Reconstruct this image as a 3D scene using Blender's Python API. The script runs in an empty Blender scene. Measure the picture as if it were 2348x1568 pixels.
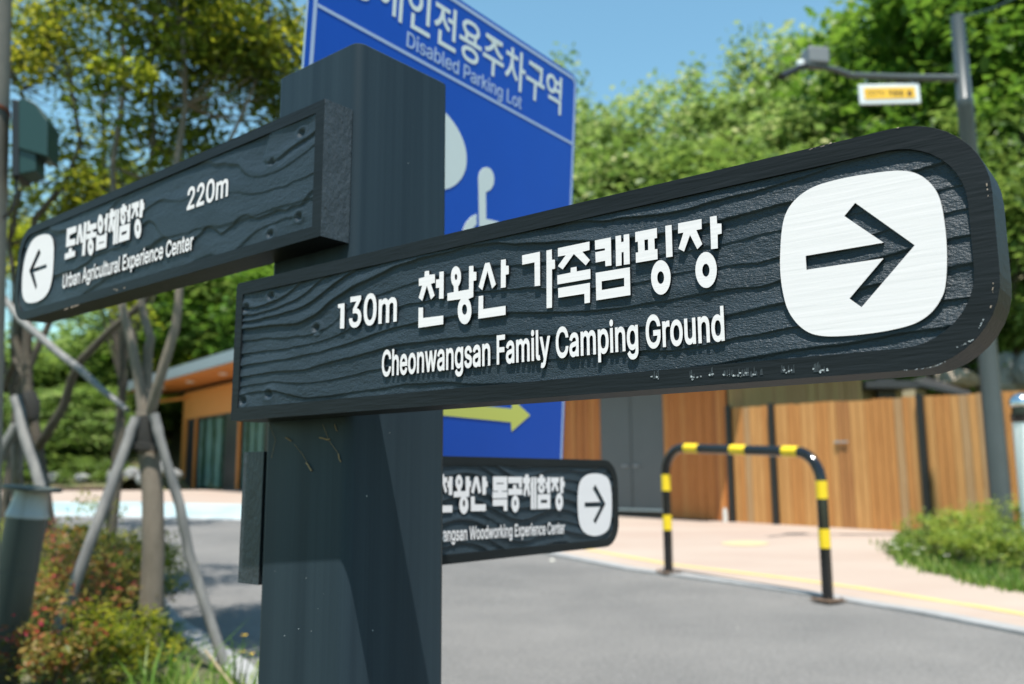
import bpy, bmesh, math, random
import numpy as np
from mathutils import Vector, Matrix
from mathutils.geometry import delaunay_2d_cdt
R = math.radians
random.seed(7)
rng = np.random.default_rng(7)
sc = bpy.context.scene
col = sc.collection

# ------------------------------------------------------------ camera, sky, sun
F_PX, PITCH, ROLL = 2006.95, .1558, -.005       # focal length in units of a 2347 px wide frame
CX, CY = 2347 / 2, 784
cp, sp, cr, sr = math.cos(PITCH), math.sin(PITCH), math.cos(ROLL), math.sin(ROLL)
cam_d = bpy.data.cameras.new('camera')
cam = bpy.data.objects.new('camera', cam_d)
col.objects.link(cam)
R0, U0, F0 = Vector((1, 0, 0)), Vector((0, -sp, cp)), Vector((0, cp, sp))
right, up = R0 * cr + U0 * sr, U0 * cr - R0 * sr
cam.matrix_world = Matrix((right, up, -F0)).transposed().to_4x4()
cam_d.sensor_width = 36
cam_d.sensor_fit = 'HORIZONTAL'
cam_d.lens = F_PX / 2347 * 36
cam_d.clip_start = .02
cam_d.clip_end = 1000
cam_d.dof.use_dof = True
cam_d.dof.focus_distance = .66
cam_d.dof.aperture_fstop = 7.0
sc.camera = cam

world = bpy.data.worlds.new("World")
sc.world = world
world.use_nodes = True
wn = world.node_tree
for n in list(wn.nodes):
    wn.nodes.remove(n)
sky = wn.nodes.new('ShaderNodeTexSky')
sky.sky_type = 'NISHITA'
sky.sun_disc = False
sky.sun_elevation = R(71.4)
sky.sun_rotation = R(183)
sky.air_density = 1.4
sky.dust_density = .2
sky.ozone_density = .35
bg = wn.nodes.new('ShaderNodeBackground')
bg.inputs['Strength'].default_value = .092
wo = wn.nodes.new('ShaderNodeOutputWorld')
tint = wn.nodes.new('ShaderNodeMix')          # even white balance of the whole sky
tint.data_type = 'RGBA'; tint.blend_type = 'MULTIPLY'; tint.inputs['Factor'].default_value = 1
tint.inputs[7].default_value = (.80, 1.09, 1.06, 1)
wn.links.new(sky.outputs[0], tint.inputs[6])
wn.links.new(tint.outputs[2], bg.inputs[0])
wn.links.new(bg.outputs[0], wo.inputs[0])

SUN = Vector((-.018, -.335, 1)).normalized()
ld = bpy.data.lights.new('sun', 'SUN')
ld.energy = 5
ld.angle = R(.53)
ld.color = (1, .955, .88)
sun = bpy.data.objects.new('sun', ld)
sun.rotation_euler = SUN.to_track_quat('Z', 'Y').to_euler()
col.objects.link(sun)
sc.view_settings.view_transform = 'Standard'
sc.view_settings.look = 'None'
sc.view_settings.exposure = .93
sc.view_settings.gamma = 1
sc.view_settings.use_curve_mapping = False
sc.cycles.max_bounces = 6
sc.cycles.diffuse_bounces = 3
sc.cycles.glossy_bounces = 3
sc.cycles.transmission_bounces = 4
sc.cycles.transparent_max_bounces = 6
sc.cycles.sample_clamp_indirect = 6
sc.cycles.use_denoising = True

# ------------------------------------------------------------ measuring helpers
def ray(u, v):
    """direction through a point of the surveyed photograph (2347 x 1568 units)"""
    du, dv = u - CX, v - CY
    a, b = du * cr + dv * sr, -du * sr + dv * cr
    x, z = a / F_PX, -b / F_PX
    return Vector((x, cp - z * sp, sp + z * cp))
def P(u, v, d):
    r = ray(u, v)
    return r * (d / r.y)
def H(x, y):
    """ground height: level near the post, then a gentle rise, then the hill"""
    h = -.85 + .025 * min(max(0, y - 6), 22)
    s = y - (29 - 1.15 * max(0, x)) if x > 0 else y - 31
    if s > 0:
        h += 12 * (1 - math.exp(-.04 * s))
    return h
def G(u, v, off=0):
    r = ray(u, v)
    y = (-.85 + off) / r.z * r.y
    if y < 0 or y > 6:
        k = r.z / r.y
        y = (-1.0 + off) / (k - .025)
    return Vector((r.x / r.y * y, y, H(r.x / r.y * y, y) + off))

# ------------------------------------------------------------ materials
def mat(name, base=(.5, .5, .5), rough=.6, metal=0, spec=.5, var=0, scale=8, bump=0, bscale=40, stretch=(1, 1, 1), coord='Object', col2=None, detail=5):
    m = bpy.data.materials.new(name)
    m.use_nodes = True
    nt = m.node_tree
    b = nt.nodes['Principled BSDF']
    b.inputs['Base Color'].default_value = (*base, 1)
    b.inputs['Roughness'].default_value = rough
    b.inputs['Metallic'].default_value = metal
    b.inputs['Specular IOR Level'].default_value = spec
    if var or bump or col2:
        tc = nt.nodes.new('ShaderNodeTexCoord')
        mp = nt.nodes.new('ShaderNodeMapping')
        mp.inputs['Scale'].default_value = stretch
        nt.links.new(tc.outputs[coord], mp.inputs[0])
        if var or col2:
            n = nt.nodes.new('ShaderNodeTexNoise')
            n.inputs['Scale'].default_value = scale
            n.inputs['Detail'].default_value = detail
            n.inputs['Roughness'].default_value = .65
            nt.links.new(mp.outputs[0], n.inputs[0])
            r = nt.nodes.new('ShaderNodeValToRGB')
            c2 = col2 or tuple(c * (1 - var) for c in base)
            c1 = base if col2 else tuple(min(1, c * (1 + var)) for c in base)
            r.color_ramp.elements[0].position = .32
            r.color_ramp.elements[1].position = .68
            r.color_ramp.elements[0].color = (*c2, 1)
            r.color_ramp.elements[1].color = (*c1, 1)
            nt.links.new(n.outputs[0], r.inputs[0])
            nt.links.new(r.outputs[0], b.inputs['Base Color'])
        if bump:
            n2 = nt.nodes.new('ShaderNodeTexNoise')
            n2.inputs['Scale'].default_value = bscale
            n2.inputs['Detail'].default_value = 6
            nt.links.new(mp.outputs[0], n2.inputs[0])
            bp = nt.nodes.new('ShaderNodeBump')
            bp.inputs['Strength'].default_value = 1
            bp.inputs['Distance'].default_value = bump
            nt.links.new(n2.outputs[0], bp.inputs['Height'])
            nt.links.new(bp.outputs[0], b.inputs['Normal'])
    return m

def leaf_mat(name, cols, trans=.45, rough=.45):
    """foliage: colour picked per leaf by the stored 'tone' value, part of the light passes through"""
    m = bpy.data.materials.new(name)
    m.use_nodes = True
    nt = m.node_tree
    for n in list(nt.nodes):
        nt.nodes.remove(n)
    at = nt.nodes.new('ShaderNodeAttribute')
    at.attribute_name = 'tone'
    r = nt.nodes.new('ShaderNodeValToRGB')
    el = r.color_ramp.elements
    while len(el) < len(cols):
        el.new(.5)
    for e, (p, c) in zip(el, cols):
        e.position = p
    for e, (p, c) in zip(el, cols):
        e.color = (*c, 1)
    nt.links.new(at.outputs['Fac'], r.inputs[0])
    b = nt.nodes.new('ShaderNodeBsdfPrincipled')
    b.inputs['Roughness'].default_value = rough
    b.inputs['Specular IOR Level'].default_value = .3
    nt.links.new(r.outputs[0], b.inputs['Base Color'])
    t = nt.nodes.new('ShaderNodeBsdfTranslucent')
    hs = nt.nodes.new('ShaderNodeHueSaturation')
    hs.inputs['Hue'].default_value = .49
    hs.inputs['Saturation'].default_value = 1.02
    hs.inputs['Value'].default_value = 1.7
    nt.links.new(r.outputs[0], hs.inputs['Color'])
    nt.links.new(hs.outputs[0], t.inputs[0])
    mx = nt.nodes.new('ShaderNodeMixShader')
    mx.inputs[0].default_value = trans
    o = nt.nodes.new('ShaderNodeOutputMaterial')
    nt.links.new(b.outputs[0], mx.inputs[1])
    nt.links.new(t.outputs[0], mx.inputs[2])
    nt.links.new(mx.outputs[0], o.inputs[0])
    return m

# ------------------------------------------------------------ object helpers
def tag(o, label=None, cat=None, group=None, kind=None):
    if label: o['label'] = label
    if cat: o['category'] = cat
    if group: o['group'] = group
    if kind: o['kind'] = kind
    return o
def empty(name, loc, label, cat, group=None, rz=0):
    o = bpy.data.objects.new(name, None)
    o.empty_display_size = .1
    o.location = loc
    o.rotation_euler.z = rz
    col.objects.link(o)
    return tag(o, label, cat, group)
def link(name, me, parent=None, loc=None, world_space=True):
    o = bpy.data.objects.new(name, me)
    col.objects.link(o)
    if parent is not None:
        o.parent = parent
    if loc is not None:
        o.location = loc
    return o
class MB:
    """collects shapes for one mesh"""
    def __init__(s):
        s.v, s.f, s.m = [], [], []
    def add(s, vs, fs, mi=0):
        n = len(s.v)
        s.v += [tuple(v) for v in vs]
        s.f += [tuple(i + n for i in f) for f in fs]
        s.m += [mi] * len(fs)
        return s
    def box(s, c, d, M=None, mi=0):
        vs = []
        for z in (-1, 1):
            for y in (-1, 1):
                for x in (-1, 1):
                    p = Vector((x * d[0] / 2, y * d[1] / 2, z * d[2] / 2))
                    if M is not None: p = M @ p
                    vs.append(p + Vector(c))
        return s.add(vs, [(0, 2, 3, 1), (4, 5, 7, 6), (0, 1, 5, 4), (2, 6, 7, 3), (0, 4, 6, 2), (1, 3, 7, 5)], mi)
    def tube(s, pts, rad, n=10, cap=True, mi=0):
        pts = [Vector(p) for p in pts]
        if not isinstance(rad, (list, tuple)): rad = [rad] * len(pts)
        ref = None
        vs, fs = [], []
        for i, p in enumerate(pts):
            t = (pts[min(i + 1, len(pts) - 1)] - pts[max(i - 1, 0)]).normalized()
            if ref is None:
                ref = Vector((1, 0, 0)) if abs(t.x) < .8 else Vector((0, 1, 0))
            a = (ref - t * ref.dot(t)).normalized()
            ref = a
            b = t.cross(a)
            for k in range(n):
                an = 2 * math.pi * k / n
                vs.append(p + (a * math.cos(an) + b * math.sin(an)) * rad[i])
        for i in range(len(pts) - 1):
            for k in range(n):
                k2 = (k + 1) % n
                fs.append((i * n + k, i * n + k2, (i + 1) * n + k2, (i + 1) * n + k))
        if cap:
            fs.append(tuple(range(n - 1, -1, -1)))
            fs.append(tuple((len(pts) - 1) * n + k for k in range(n)))
        return s.add(vs, fs, mi)
    def lathe(s, c, prof, n=24, mi=0):
        c = Vector(c)
        pts = [c + Vector((0, 0, z)) for r, z in prof]
        vs, fs = [], []
        for r, z in prof:
            for k in range(n):
                a = 2 * math.pi * k / n
                vs.append(c + Vector((r * math.cos(a), r * math.sin(a), z)))
        for i in range(len(prof) - 1):
            for k in range(n):
                k2 = (k + 1) % n
                fs.append((i * n + k, i * n + k2, (i + 1) * n + k2, (i + 1) * n + k))
        fs.append(tuple(range(n - 1, -1, -1)))
        fs.append(tuple((len(prof) - 1) * n + k for k in range(n)))
        return s.add(vs, fs, mi)
    def build(s, name, mats, parent=None, smooth=False, bevel=0, seg=2):
        me = bpy.data.meshes.new(name)
        me.from_pydata(s.v, [], s.f)
        for m in (mats if isinstance(mats, (list, tuple)) else [mats]):
            me.materials.append(m)
        me.polygons.foreach_set('material_index', s.m)
        if smooth:
            me.polygons.foreach_set('use_smooth', [True] * len(me.polygons))
            try: me.set_sharp_from_angle(angle=R(38))
            except Exception: pass
        me.update()
        o = link(name, me, parent)
        if bevel:
            b = o.modifiers.new('bevel', 'BEVEL')
            b.width = bevel; b.segments = seg; b.limit_method = 'ANGLE'; b.angle_limit = R(35)
        return o

def poly_sheet(name, pts, mat_, off, step=1.0, label=None):
    """a ground sheet with the outline pts draped on the terrain"""
    xs = [p[0] for p in pts]; ys = [p[1] for p in pts]
    vs = [Vector((p[0], p[1])) for p in pts]
    n = len(vs)
    x = min(xs) + step / 2
    def inside(px, py):
        c = False
        j = n - 1
        for i in range(n):
            if (vs[i].y > py) != (vs[j].y > py) and px < (vs[j].x - vs[i].x) * (py - vs[i].y) / (vs[j].y - vs[i].y) + vs[i].x:
                c = not c
            j = i
        return c
    extra = []
    while x < max(xs):
        for y in [6.0, 28.0] + list(np.arange(min(ys) + step / 2, max(ys), step)):
            if min(ys) < y < max(ys) and inside(x, y):
                extra.append(Vector((x, y)))
        x += step
    r = delaunay_2d_cdt(vs + extra, [], [list(range(n))], 1, 1e-5)
    me = bpy.data.meshes.new(name)
    me.from_pydata([(v.x, v.y, H(v.x, v.y) + off) for v in r[0]], [], [tuple(f) for f in r[2]])
    me.materials.append(mat_)
    bm = bmesh.new(); bm.from_mesh(me)
    for f in bm.faces:
        f.normal_update()
        if f.normal.z < 0: f.normal_flip()
    bm.to_mesh(me); bm.free()
    o = link(name, me)
    o['kind'] = 'structure'
    return o

def curve_fill(polys, off=0):
    """filled 2D outlines (holes by nesting) given thickness; returns verts, faces"""
    cu = bpy.data.curves.new('outline', 'CURVE')
    cu.dimensions = '2D'; cu.fill_mode = 'BOTH'; cu.extrude = .5; cu.offset = off
    for pl in polys:
        s = cu.splines.new('POLY')
        s.points.add(len(pl) - 1)
        for p, q in zip(s.points, pl):
            p.co = (q[0], q[1], 0, 1)
        s.use_cyclic_u = True
    o = bpy.data.objects.new('outline', cu)
    me = o.to_mesh()
    vs = [tuple(v.co) for v in me.vertices]
    fs = [tuple(p.vertices) for p in me.polygons]
    o.to_mesh_clear()
    bpy.data.objects.remove(o); bpy.data.curves.remove(cu)
    return vs, fs
def slab(name, polys, y0, y1, mats, parent, front_only=True):
    """a flat piece cut to outlines in the parent's x-z plane, from depth y0 (front) to y1 (back)"""
    xs = [p[0] for p in polys[0]]; zs = [p[1] for p in polys[0]]
    k = 100.0
    vs, fs = curve_fill([[(x * k, z * k) for x, z in pl] for pl in polys])
    me = bpy.data.meshes.new(name)
    me.from_pydata([(x / k, y0 if z > 0 else y1, y / k) for x, y, z in vs], [], fs)
    for m in mats: me.materials.append(m)
    me.update()
    bm = bmesh.new(); bm.from_mesh(me)
    bmesh.ops.remove_doubles(bm, verts=bm.verts, dist=1e-6)
    bmesh.ops.recalc_face_normals(bm, faces=bm.faces)
    for f in bm.faces:
        f.normal_update()
        if len(mats) > 1: f.material_index = 0 if f.normal.y < -.7 else 1
    bm.to_mesh(me); bm.free()
    return link(name, me, parent)

OUTLINES_BOLD = (' 188;0453|37 160,43 133,51 107,61 83,73 61,86 42,102 24,119 9,137 -3,158 -13,180 -20,203 -24,227 -25,251 -24,274 -20,296 -13,316 -3,335 9,352 24,367 42,380 61,392 83,402 107,410 13'
  '3,416 160,420 190,423 221,424 254,423 287,420 318,416 348,410 375,402 401,392 425,380 447,367 467,351 484,334 499,316 512,295 522,274 529,251 533,227 534,203 533,180 529,158 522,13'
  '8 512,119 499,102 484,87 467,73 447,62 425,52 401,44 375,37 348,33 318,30 287,29 254,30 221,33 190|136 167,133 186,130 207,128 254,130 302,133 322,136 342,141 360,146 376,153 390,1'
  '60 402,167 413,176 422,184 429,194 434,204 438,215 440,227 441,239 440,249 438,259 434,269 429,278 422,286 413,294 402,301 390,307 376,312 360,317 342,321 322,323 302,325 254,323 2'
  '07,321 186,317 167,312 149,307 133,301 119,294 107,286 96,278 87,269 80,259 75,249 71,239 69,227 68,215 69,204 71,194 75,184 80,176 87,167 96,160 107,153 119,146 133,141 149;2453|4'
  '8 382,46 343,144 343,147 381,152 397,159 411,169 422,181 431,196 437,214 441,233 441,250 438,265 432,278 424,288 414,295 402,300 388,302 371,300 356,297 341,290 327,280 311,268 294'
  ',232 253,45 55,45 -18,408 -18,408 75,192 75,297 185,327 218,351 247,369 274,383 299,392 323,398 347,400 372,399 390,396 407,391 424,385 440,377 455,367 469,356 482,344 493,330 504,'
  '315 513,298 521,281 527,263 531,244 533,225 534,205 533,187 531,168 526,151 520,134 513,119 503,105 492,92 480,80 467,70 452,62 436,55 418,51 400;3453|94 10,109 1,125 -7,143 -14,16'
  '1 -19,179 -22,198 -25,218 -25,239 -25,260 -22,280 -18,299 -12,317 -4,333 5,349 16,363 28,375 41,386 56,395 72,402 89,407 107,410 125,411 145,411 164,408 182,403 199,396 216,387 232'
  ',376 247,363 261,349 273,333 284,316 293,297 300,277 305,258 308,391 454,391 527,51 527,51 434,250 434,138 306,138 229,218 228,232 227,245 224,256 221,267 217,275 212,283 206,290 2'
  '00,295 194,300 187,307 171,310 154,310 134,309 126,306 117,303 110,300 104,289 91,275 82,259 74,240 70,218 68,198 70,180 74,165 80,151 88,141 99,134 111,129 126,125 150,23 150,27 1'
  '12,31 94,37 77,45 61,55 46,67 33,80 21;A480|-10 -19,98 -19,148 124,331 124,382 -18,489 -19,289 527,188 527|180 217,220 334,239 415,241 384,261 321,298 217;C510|23 221,27 190,33 161'
  ',42 133,53 107,67 83,82 61,100 42,119 24,140 9,163 -3,188 -13,213 -20,240 -24,267 -25,300 -23,331 -17,361 -8,389 6,414 23,436 44,456 68,472 95,483 125,496 179,394 179,385 147,378 1'
  '32,369 118,359 106,346 96,333 87,318 80,302 75,285 72,267 71,251 72,236 75,221 79,207 85,194 92,181 101,170 111,160 123,150 137,142 153,135 170,129 188,125 208,123 230,122 254,123 '
  '278,125 300,129 320,135 339,142 356,150 371,159 385,170 397,181 408,193 417,207 424,221 430,235 434,251 436,276 437,293 435,310 431,325 425,340 418,353 408,364 397,374 384,382 370,'
  '388 353,394 330,496 330,483 384,471 414,455 441,436 465,414 486,388 503,361 517,331 526,300 532,267 534,240 533,213 529,188 522,163 512,140 499,119 484,100 467,82 447,67 425,53 401'
  ',42 375,33 347,27 318,23 287,22 254;E419|143 76,143 210,374 210,374 304,143 304,143 433,391 433,391 527,42 527,42 -18,394 -18,394 76;F410|143 -18,143 203,365 203,365 297,143 297,14'
  '3 433,388 433,388 527,42 527,42 -18;G520|33 161,41 133,53 107,66 83,81 61,99 42,118 24,140 9,163 -3,187 -13,213 -20,240 -24,269 -25,294 -24,319 -21,342 -15,364 -8,385 2,405 15,423 '
  '29,440 44,454 62,467 82,478 103,486 125,492 149,495 174,496 200,496 274,264 274,264 181,395 181,394 171,390 157,386 144,380 132,373 121,365 111,356 102,347 94,336 87,324 82,311 77,'
  '298 74,284 72,269 71,252 72,237 75,222 79,208 85,194 92,182 101,170 112,160 124,150 137,142 153,135 170,129 188,125 208,123 230,122 254,123 278,125 300,129 320,135 339,142 356,150 '
  '372,159 385,170 397,181 408,193 417,206 424,220 430,234 434,249 436,275 437,293 435,310 431,325 425,338 417,351 407,362 396,372 383,380 368,395 330,498 330,485 383,473 412,457 439,'
  '437 463,415 484,389 501,361 516,331 526,299 532,265 534,238 533,211 529,186 522,162 512,139 499,118 484,99 467,81 447,66 425,53 401,41 375,33 347,27 318,23 287,22 254,23 221,27 191'
  ';U517|43 151,46 129,51 109,59 89,69 70,81 53,94 37,110 23,127 10,145 -1,166 -10,187 -18,210 -23,234 -26,259 -27,284 -26,308 -23,330 -18,352 -10,372 -1,391 10,408 23,423 37,437 53,4'
  '48 70,458 89,466 109,471 129,475 151,476 173,476 527,374 527,374 179,374 166,372 154,369 143,365 132,360 122,355 113,348 104,340 97,331 90,322 84,311 79,300 75,287 72,274 71,259 70'
  ',244 71,231 72,218 75,207 79,196 84,186 90,177 97,170 105,163 113,157 122,152 132,148 143,145 154,143 166,143 179,143 527,42 527,42 173;W686|-8 527,141 -19,245 -19,340 333,343 347,'
  '350 318,441 -19,544 -19,694 527,589 527,505 200,492 150,394 527,292 527,194 150,97 527;a389|148 143,162 147,235 158,259 163,280 170,257 153,257 131,253 116,247 103,238 90,226 80,21'
  '0 71,203 68,182 64,163 64,149 66,137 70,127 74,117 84,113 91,111 99,111 111,113 120,118 127,125 133,135 139|114 -22,144 -26,174 -27,199 -23,222 -16,242 -7,258 5,258 -18,355 -19,355'
  ' 269,353 286,349 301,345 316,338 329,324 351,306 369,286 382,265 391,243 397,222 401,203 403,180 403,154 399,127 393,102 383,78 369,67 360,56 350,46 339,38 326,30 313,16 279,110 25'
  '2,121 275,127 284,135 292,145 299,156 305,170 310,186 312,204 312,220 310,232 305,241 299,248 292,253 283,256 271,257 253,255 251,250 249,239 246,154 235,110 226,89 219,68 209,50 1'
  '96,34 180,22 160,17 148,12 122,13 92,15 76,19 61,25 47,32 34,41 23,51 12,62 3,74 -5,87 -12;b424|34 527,34 -18,130 -18,130 12,145 -1,164 -13,176 -18,201 -25,229 -27,250 -26,270 -22,'
  '289 -17,307 -9,324 1,339 12,353 26,366 41,377 58,387 77,395 97,401 118,405 140,408 164,409 189,408 213,405 237,401 259,395 280,387 300,377 319,366 336,353 351,339 364,323 376,306 3'
  '86,288 393,269 399,250 402,229 403,200 401,174 394,153 384,136 371,132 367,132 527|153 102,147 111,143 121,135 146,131 190,133 219,138 245,142 256,147 266,152 276,158 284,165 291,1'
  '72 297,180 302,189 306,198 309,209 311,220 311,232 311,242 309,252 306,261 302,269 297,276 290,283 283,289 274,294 265,299 255,306 231,309 204,309 175,306 148,298 123,294 112,288 1'
  '03,282 94,276 87,268 80,260 75,252 71,242 68,232 66,220 65,209 66,199 68,189 71,181 75,173 80,165 86,159 93;c396|19 140,24 118,31 97,39 77,50 58,62 41,75 26,90 13,107 1,125 -9,144 '
  '-17,164 -22,186 -26,219 -26,243 -24,266 -18,288 -10,308 0,326 13,342 28,356 45,368 65,377 86,386 116,292 139,283 112,279 103,273 95,267 87,260 81,251 75,242 71,232 68,220 66,207 65'
  ',195 66,184 68,174 71,165 75,156 81,149 87,142 95,136 104,131 113,122 136,117 161,115 187,117 215,122 240,131 263,136 272,142 281,149 289,157 296,165 301,174 305,184 309,195 311,21'
  '4 311,226 310,237 307,246 303,255 299,262 293,269 286,275 279,280 271,291 240,386 264,372 304,361 323,348 342,333 358,316 371,297 382,276 391,254 398,231 402,207 403,185 402,164 39'
  '9,144 393,125 385,107 376,90 364,75 350,62 335,50 318,39 299,31 279,24 258,19 236,17 212,16 187,17 163;d424|16 164,19 140,24 118,30 97,38 77,47 58,59 41,71 26,86 12,101 1,118 -9,13'
  '6 -17,155 -22,175 -26,195 -27,224 -25,250 -18,270 -7,287 5,294 12,294 -18,390 -18,390 527,292 527,292 367,280 378,262 389,250 394,225 401,196 403,175 402,155 399,137 393,119 386,10'
  '2 376,86 364,72 351,59 336,48 319,38 300,30 280,24 259,19 237,17 213,16 189|115 175,115 204,119 231,126 255,130 265,136 274,142 283,148 290,156 297,164 302,172 306,182 309,193 311,'
  '205 311,216 311,226 309,236 306,245 302,252 297,260 291,266 284,272 276,278 267,282 257,289 232,293 205,293 174,289 146,282 121,277 111,272 102,266 93,259 86,252 80,244 75,235 71,2'
  '26 68,216 66,205 65,193 66,183 68,173 71,164 75,156 80,149 87,142 94,136 103,131 112,126 123,119 148;e404|19 140,24 118,31 97,39 77,49 58,61 41,75 26,90 12,107 1,126 -9,146 -17,167'
  ' -22,189 -26,212 -27,245 -25,275 -18,303 -7,327 8,349 26,366 48,378 72,389 104,295 127,283 100,276 90,268 82,258 75,247 70,235 67,220 65,200 65,189 67,179 69,169 73,160 77,152 83,1'
  '45 89,138 97,132 105,127 114,123 125,119 136,116 151,390 151,389 215,387 235,384 254,380 272,374 289,361 318,352 331,342 344,321 364,298 380,272 391,246 399,219 402,205 403,183 402'
  ',162 399,142 393,123 385,105 375,89 363,74 349,60 333,49 316,39 298,30 278,24 256,19 234,17 211,16 187,17 163|157 298,165 303,174 307,183 309,194 311,205 312,216 311,227 309,236 30'
  '7,244 303,252 299,259 293,265 286,271 279,276 271,284 251,287 239,118 239,122 252,131 271,136 278,142 286,149 292;g425|24 -63,53 -106,70 -124,90 -139,114 -152,142 -162,173 -167,207'
  ' -169,226 -168,245 -167,263 -163,280 -159,297 -153,314 -146,329 -137,342 -126,355 -114,366 -100,375 -85,382 -68,387 -49,390 -30,391 -9,391 398,295 398,295 366,280 378,262 389,250 3'
  '95,225 401,196 403,176 402,156 399,137 393,119 386,102 376,86 364,72 351,59 336,48 319,38 301,30 282,24 261,19 239,17 215,16 191,17 167,19 144,24 122,30 101,39 82,49 64,60 48,73 34'
  ',87 21,103 11,120 2,138 -5,156 -10,175 -13,195 -14,224 -12,249 -6,270 4,287 16,293 22,293 -5,292 -21,289 -34,285 -44,279 -53,271 -60,261 -67,250 -72,237 -76,223 -78,196 -78,177 -76'
  ',161 -71,149 -65,139 -57,123 -39,107 -16|119 152,115 178,115 207,119 232,126 256,130 266,136 275,142 283,149 290,156 297,164 302,173 306,183 309,193 311,205 311,216 311,227 309,237'
  ' 306,245 302,253 297,260 291,267 284,273 276,278 267,283 257,290 234,293 207,293 178,290 150,287 139,283 128,278 119,273 110,267 103,261 96,253 91,245 86,237 82,227 80,217 78,205 7'
  '8,193 78,182 80,173 83,164 86,156 91,149 97,142 104,136 111,130 120,126 129;h410|34 527,34 -18,132 -19,133 238,136 258,139 266,147 281,157 292,170 301,184 307,201 310,210 311,223 3'
  '10,234 307,244 304,252 298,259 292,266 284,271 274,274 263,277 250,278 235,278 -18,376 -18,376 241,375 260,373 279,369 297,364 314,357 329,349 343,340 356,329 367,317 377,304 385,2'
  '90 391,275 397,260 400,244 402,227 403,209 402,191 399,173 394,157 387,141 377,127 365,124 361,132 527;i167|26 502,23 483,26 464,34 448,48 435,65 427,84 424,102 427,119 435,133 448'
  ',142 464,145 483,142 502,133 518,119 532,102 540,84 542,65 540,48 532,34 518|132 -19,132 398,34 398,34 -18;k381|34 527,34 -18,132 -19,132 132,152 151,285 -19,409 -18,225 215,398 39'
  '5,277 398,132 250,132 527;l189|184 76,159 71,141 71,136 72,134 78,132 90,132 527,34 527,34 84,35 66,38 50,43 34,51 20,60 7,73 -3,87 -11,103 -17,121 -20,154 -20,203 -12;m610|132 -19'
  ',133 248,136 266,138 273,146 286,155 296,166 304,179 309,192 312,210 311,219 310,227 307,234 303,240 297,246 291,250 285,253 278,255 269,256 259,256 -18,354 -19,354 255,357 269,362'
  ' 281,369 292,378 300,389 306,403 311,419 312,428 311,437 310,446 307,454 303,461 298,467 293,471 286,474 278,476 267,477 253,477 -18,575 -18,575 255,575 274,573 291,569 308,564 323'
  ',557 337,549 350,540 362,529 372,518 381,506 388,493 394,479 399,465 402,437 405,410 403,385 397,362 386,341 373,323 355,309 335,319 350,312 361,300 374,287 385,272 394,255 400,238'
  ' 404,219 405,197 403,175 397,154 388,135 375,123 363,130 398,34 398,34 -18;n410|127 365,123 361,130 398,34 398,34 -18,132 -19,133 238,136 258,139 266,147 281,157 292,170 301,184 30'
  '7,201 310,210 311,223 310,234 307,244 304,252 298,259 292,266 284,271 274,274 263,277 250,278 235,278 -18,376 -18,376 241,375 260,373 279,369 297,364 314,357 329,349 343,339 356,32'
  '9 367,317 377,304 385,290 391,275 397,260 400,244 402,227 403,209 402,191 399,173 394,157 387,141 377;o415|24 118,31 97,39 77,50 58,62 41,75 26,90 13,107 1,125 -9,144 -17,164 -22,1'
  '85 -26,207 -27,229 -26,251 -22,271 -17,290 -9,308 1,325 13,340 26,354 41,366 58,376 77,385 97,391 118,396 140,399 163,400 187,399 212,396 236,391 258,385 279,376 299,366 318,354 33'
  '5,340 350,325 364,308 376,290 385,271 393,251 399,229 402,207 403,185 402,164 399,144 393,125 385,107 376,90 364,75 350,62 335,50 318,39 299,31 279,24 258,19 236,17 212,16 187,17 1'
  '63,19 140|122 136,117 161,115 187,117 215,122 240,131 263,136 272,142 281,149 289,157 296,165 301,174 305,184 309,195 311,207 311,220 311,231 309,241 305,251 301,259 296,267 289,27'
  '4 281,280 272,285 263,294 240,299 215,301 187,299 161,294 136,285 113,280 104,274 95,267 87,259 81,251 75,242 71,231 68,220 66,207 65,195 66,184 68,174 71,165 75,156 81,149 87,142 '
  '95,136 104,131 113;p424|34 398,34 -161,132 -161,132 10,145 -1,164 -13,176 -18,201 -25,229 -27,250 -26,270 -22,289 -17,307 -9,324 1,339 12,353 26,366 41,377 58,387 77,395 97,401 118'
  ',405 140,408 164,409 189,408 213,405 237,401 259,395 280,387 300,377 319,366 336,353 351,339 364,323 376,306 386,288 393,269 399,250 402,229 403,200 401,174 394,153 384,136 371,130'
  ' 365,130 398|153 102,147 111,143 121,135 146,131 190,133 219,138 245,142 256,147 266,152 276,158 284,165 291,172 297,180 302,189 306,198 309,209 311,220 311,232 311,242 309,252 306'
  ',261 302,269 297,276 290,283 283,289 274,294 265,299 255,306 231,309 204,309 175,306 148,298 123,294 112,288 103,282 94,276 87,268 80,260 75,252 71,242 68,232 66,220 65,209 66,199 '
  '68,189 71,181 75,173 80,165 86,159 93;r259|132 -19,133 245,136 261,142 274,150 285,161 294,175 301,190 306,207 307,224 306,262 301,262 402,213 403,198 402,183 400,169 396,155 390,1'
  '42 383,130 374,130 398,34 398,34 -18;s365|13 108,21 76,26 62,32 49,39 37,48 26,57 16,68 7,80 -2,105 -14,134 -22,165 -26,200 -26,218 -24,235 -21,252 -16,267 -11,282 -3,295 5,307 14,'
  '318 25,327 36,335 49,342 62,346 77,349 91,350 107,349 124,345 141,339 157,330 171,320 184,306 196,291 206,274 214,255 222,177 241,155 247,140 254,133 261,129 268,127 277,128 283,12'
  '9 288,132 292,136 297,142 302,149 306,157 309,166 312,176 313,187 314,199 313,210 312,218 309,225 306,230 302,241 290,248 278,256 256,349 276,333 319,321 341,305 360,285 377,261 39'
  '0,234 398,203 402,170 402,153 400,138 397,122 393,108 387,94 381,81 373,70 364,59 354,50 342,42 330,36 317,32 303,29 289,28 274,29 256,33 239,39 223,48 208,59 195,72 184,88 174,105'
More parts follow.
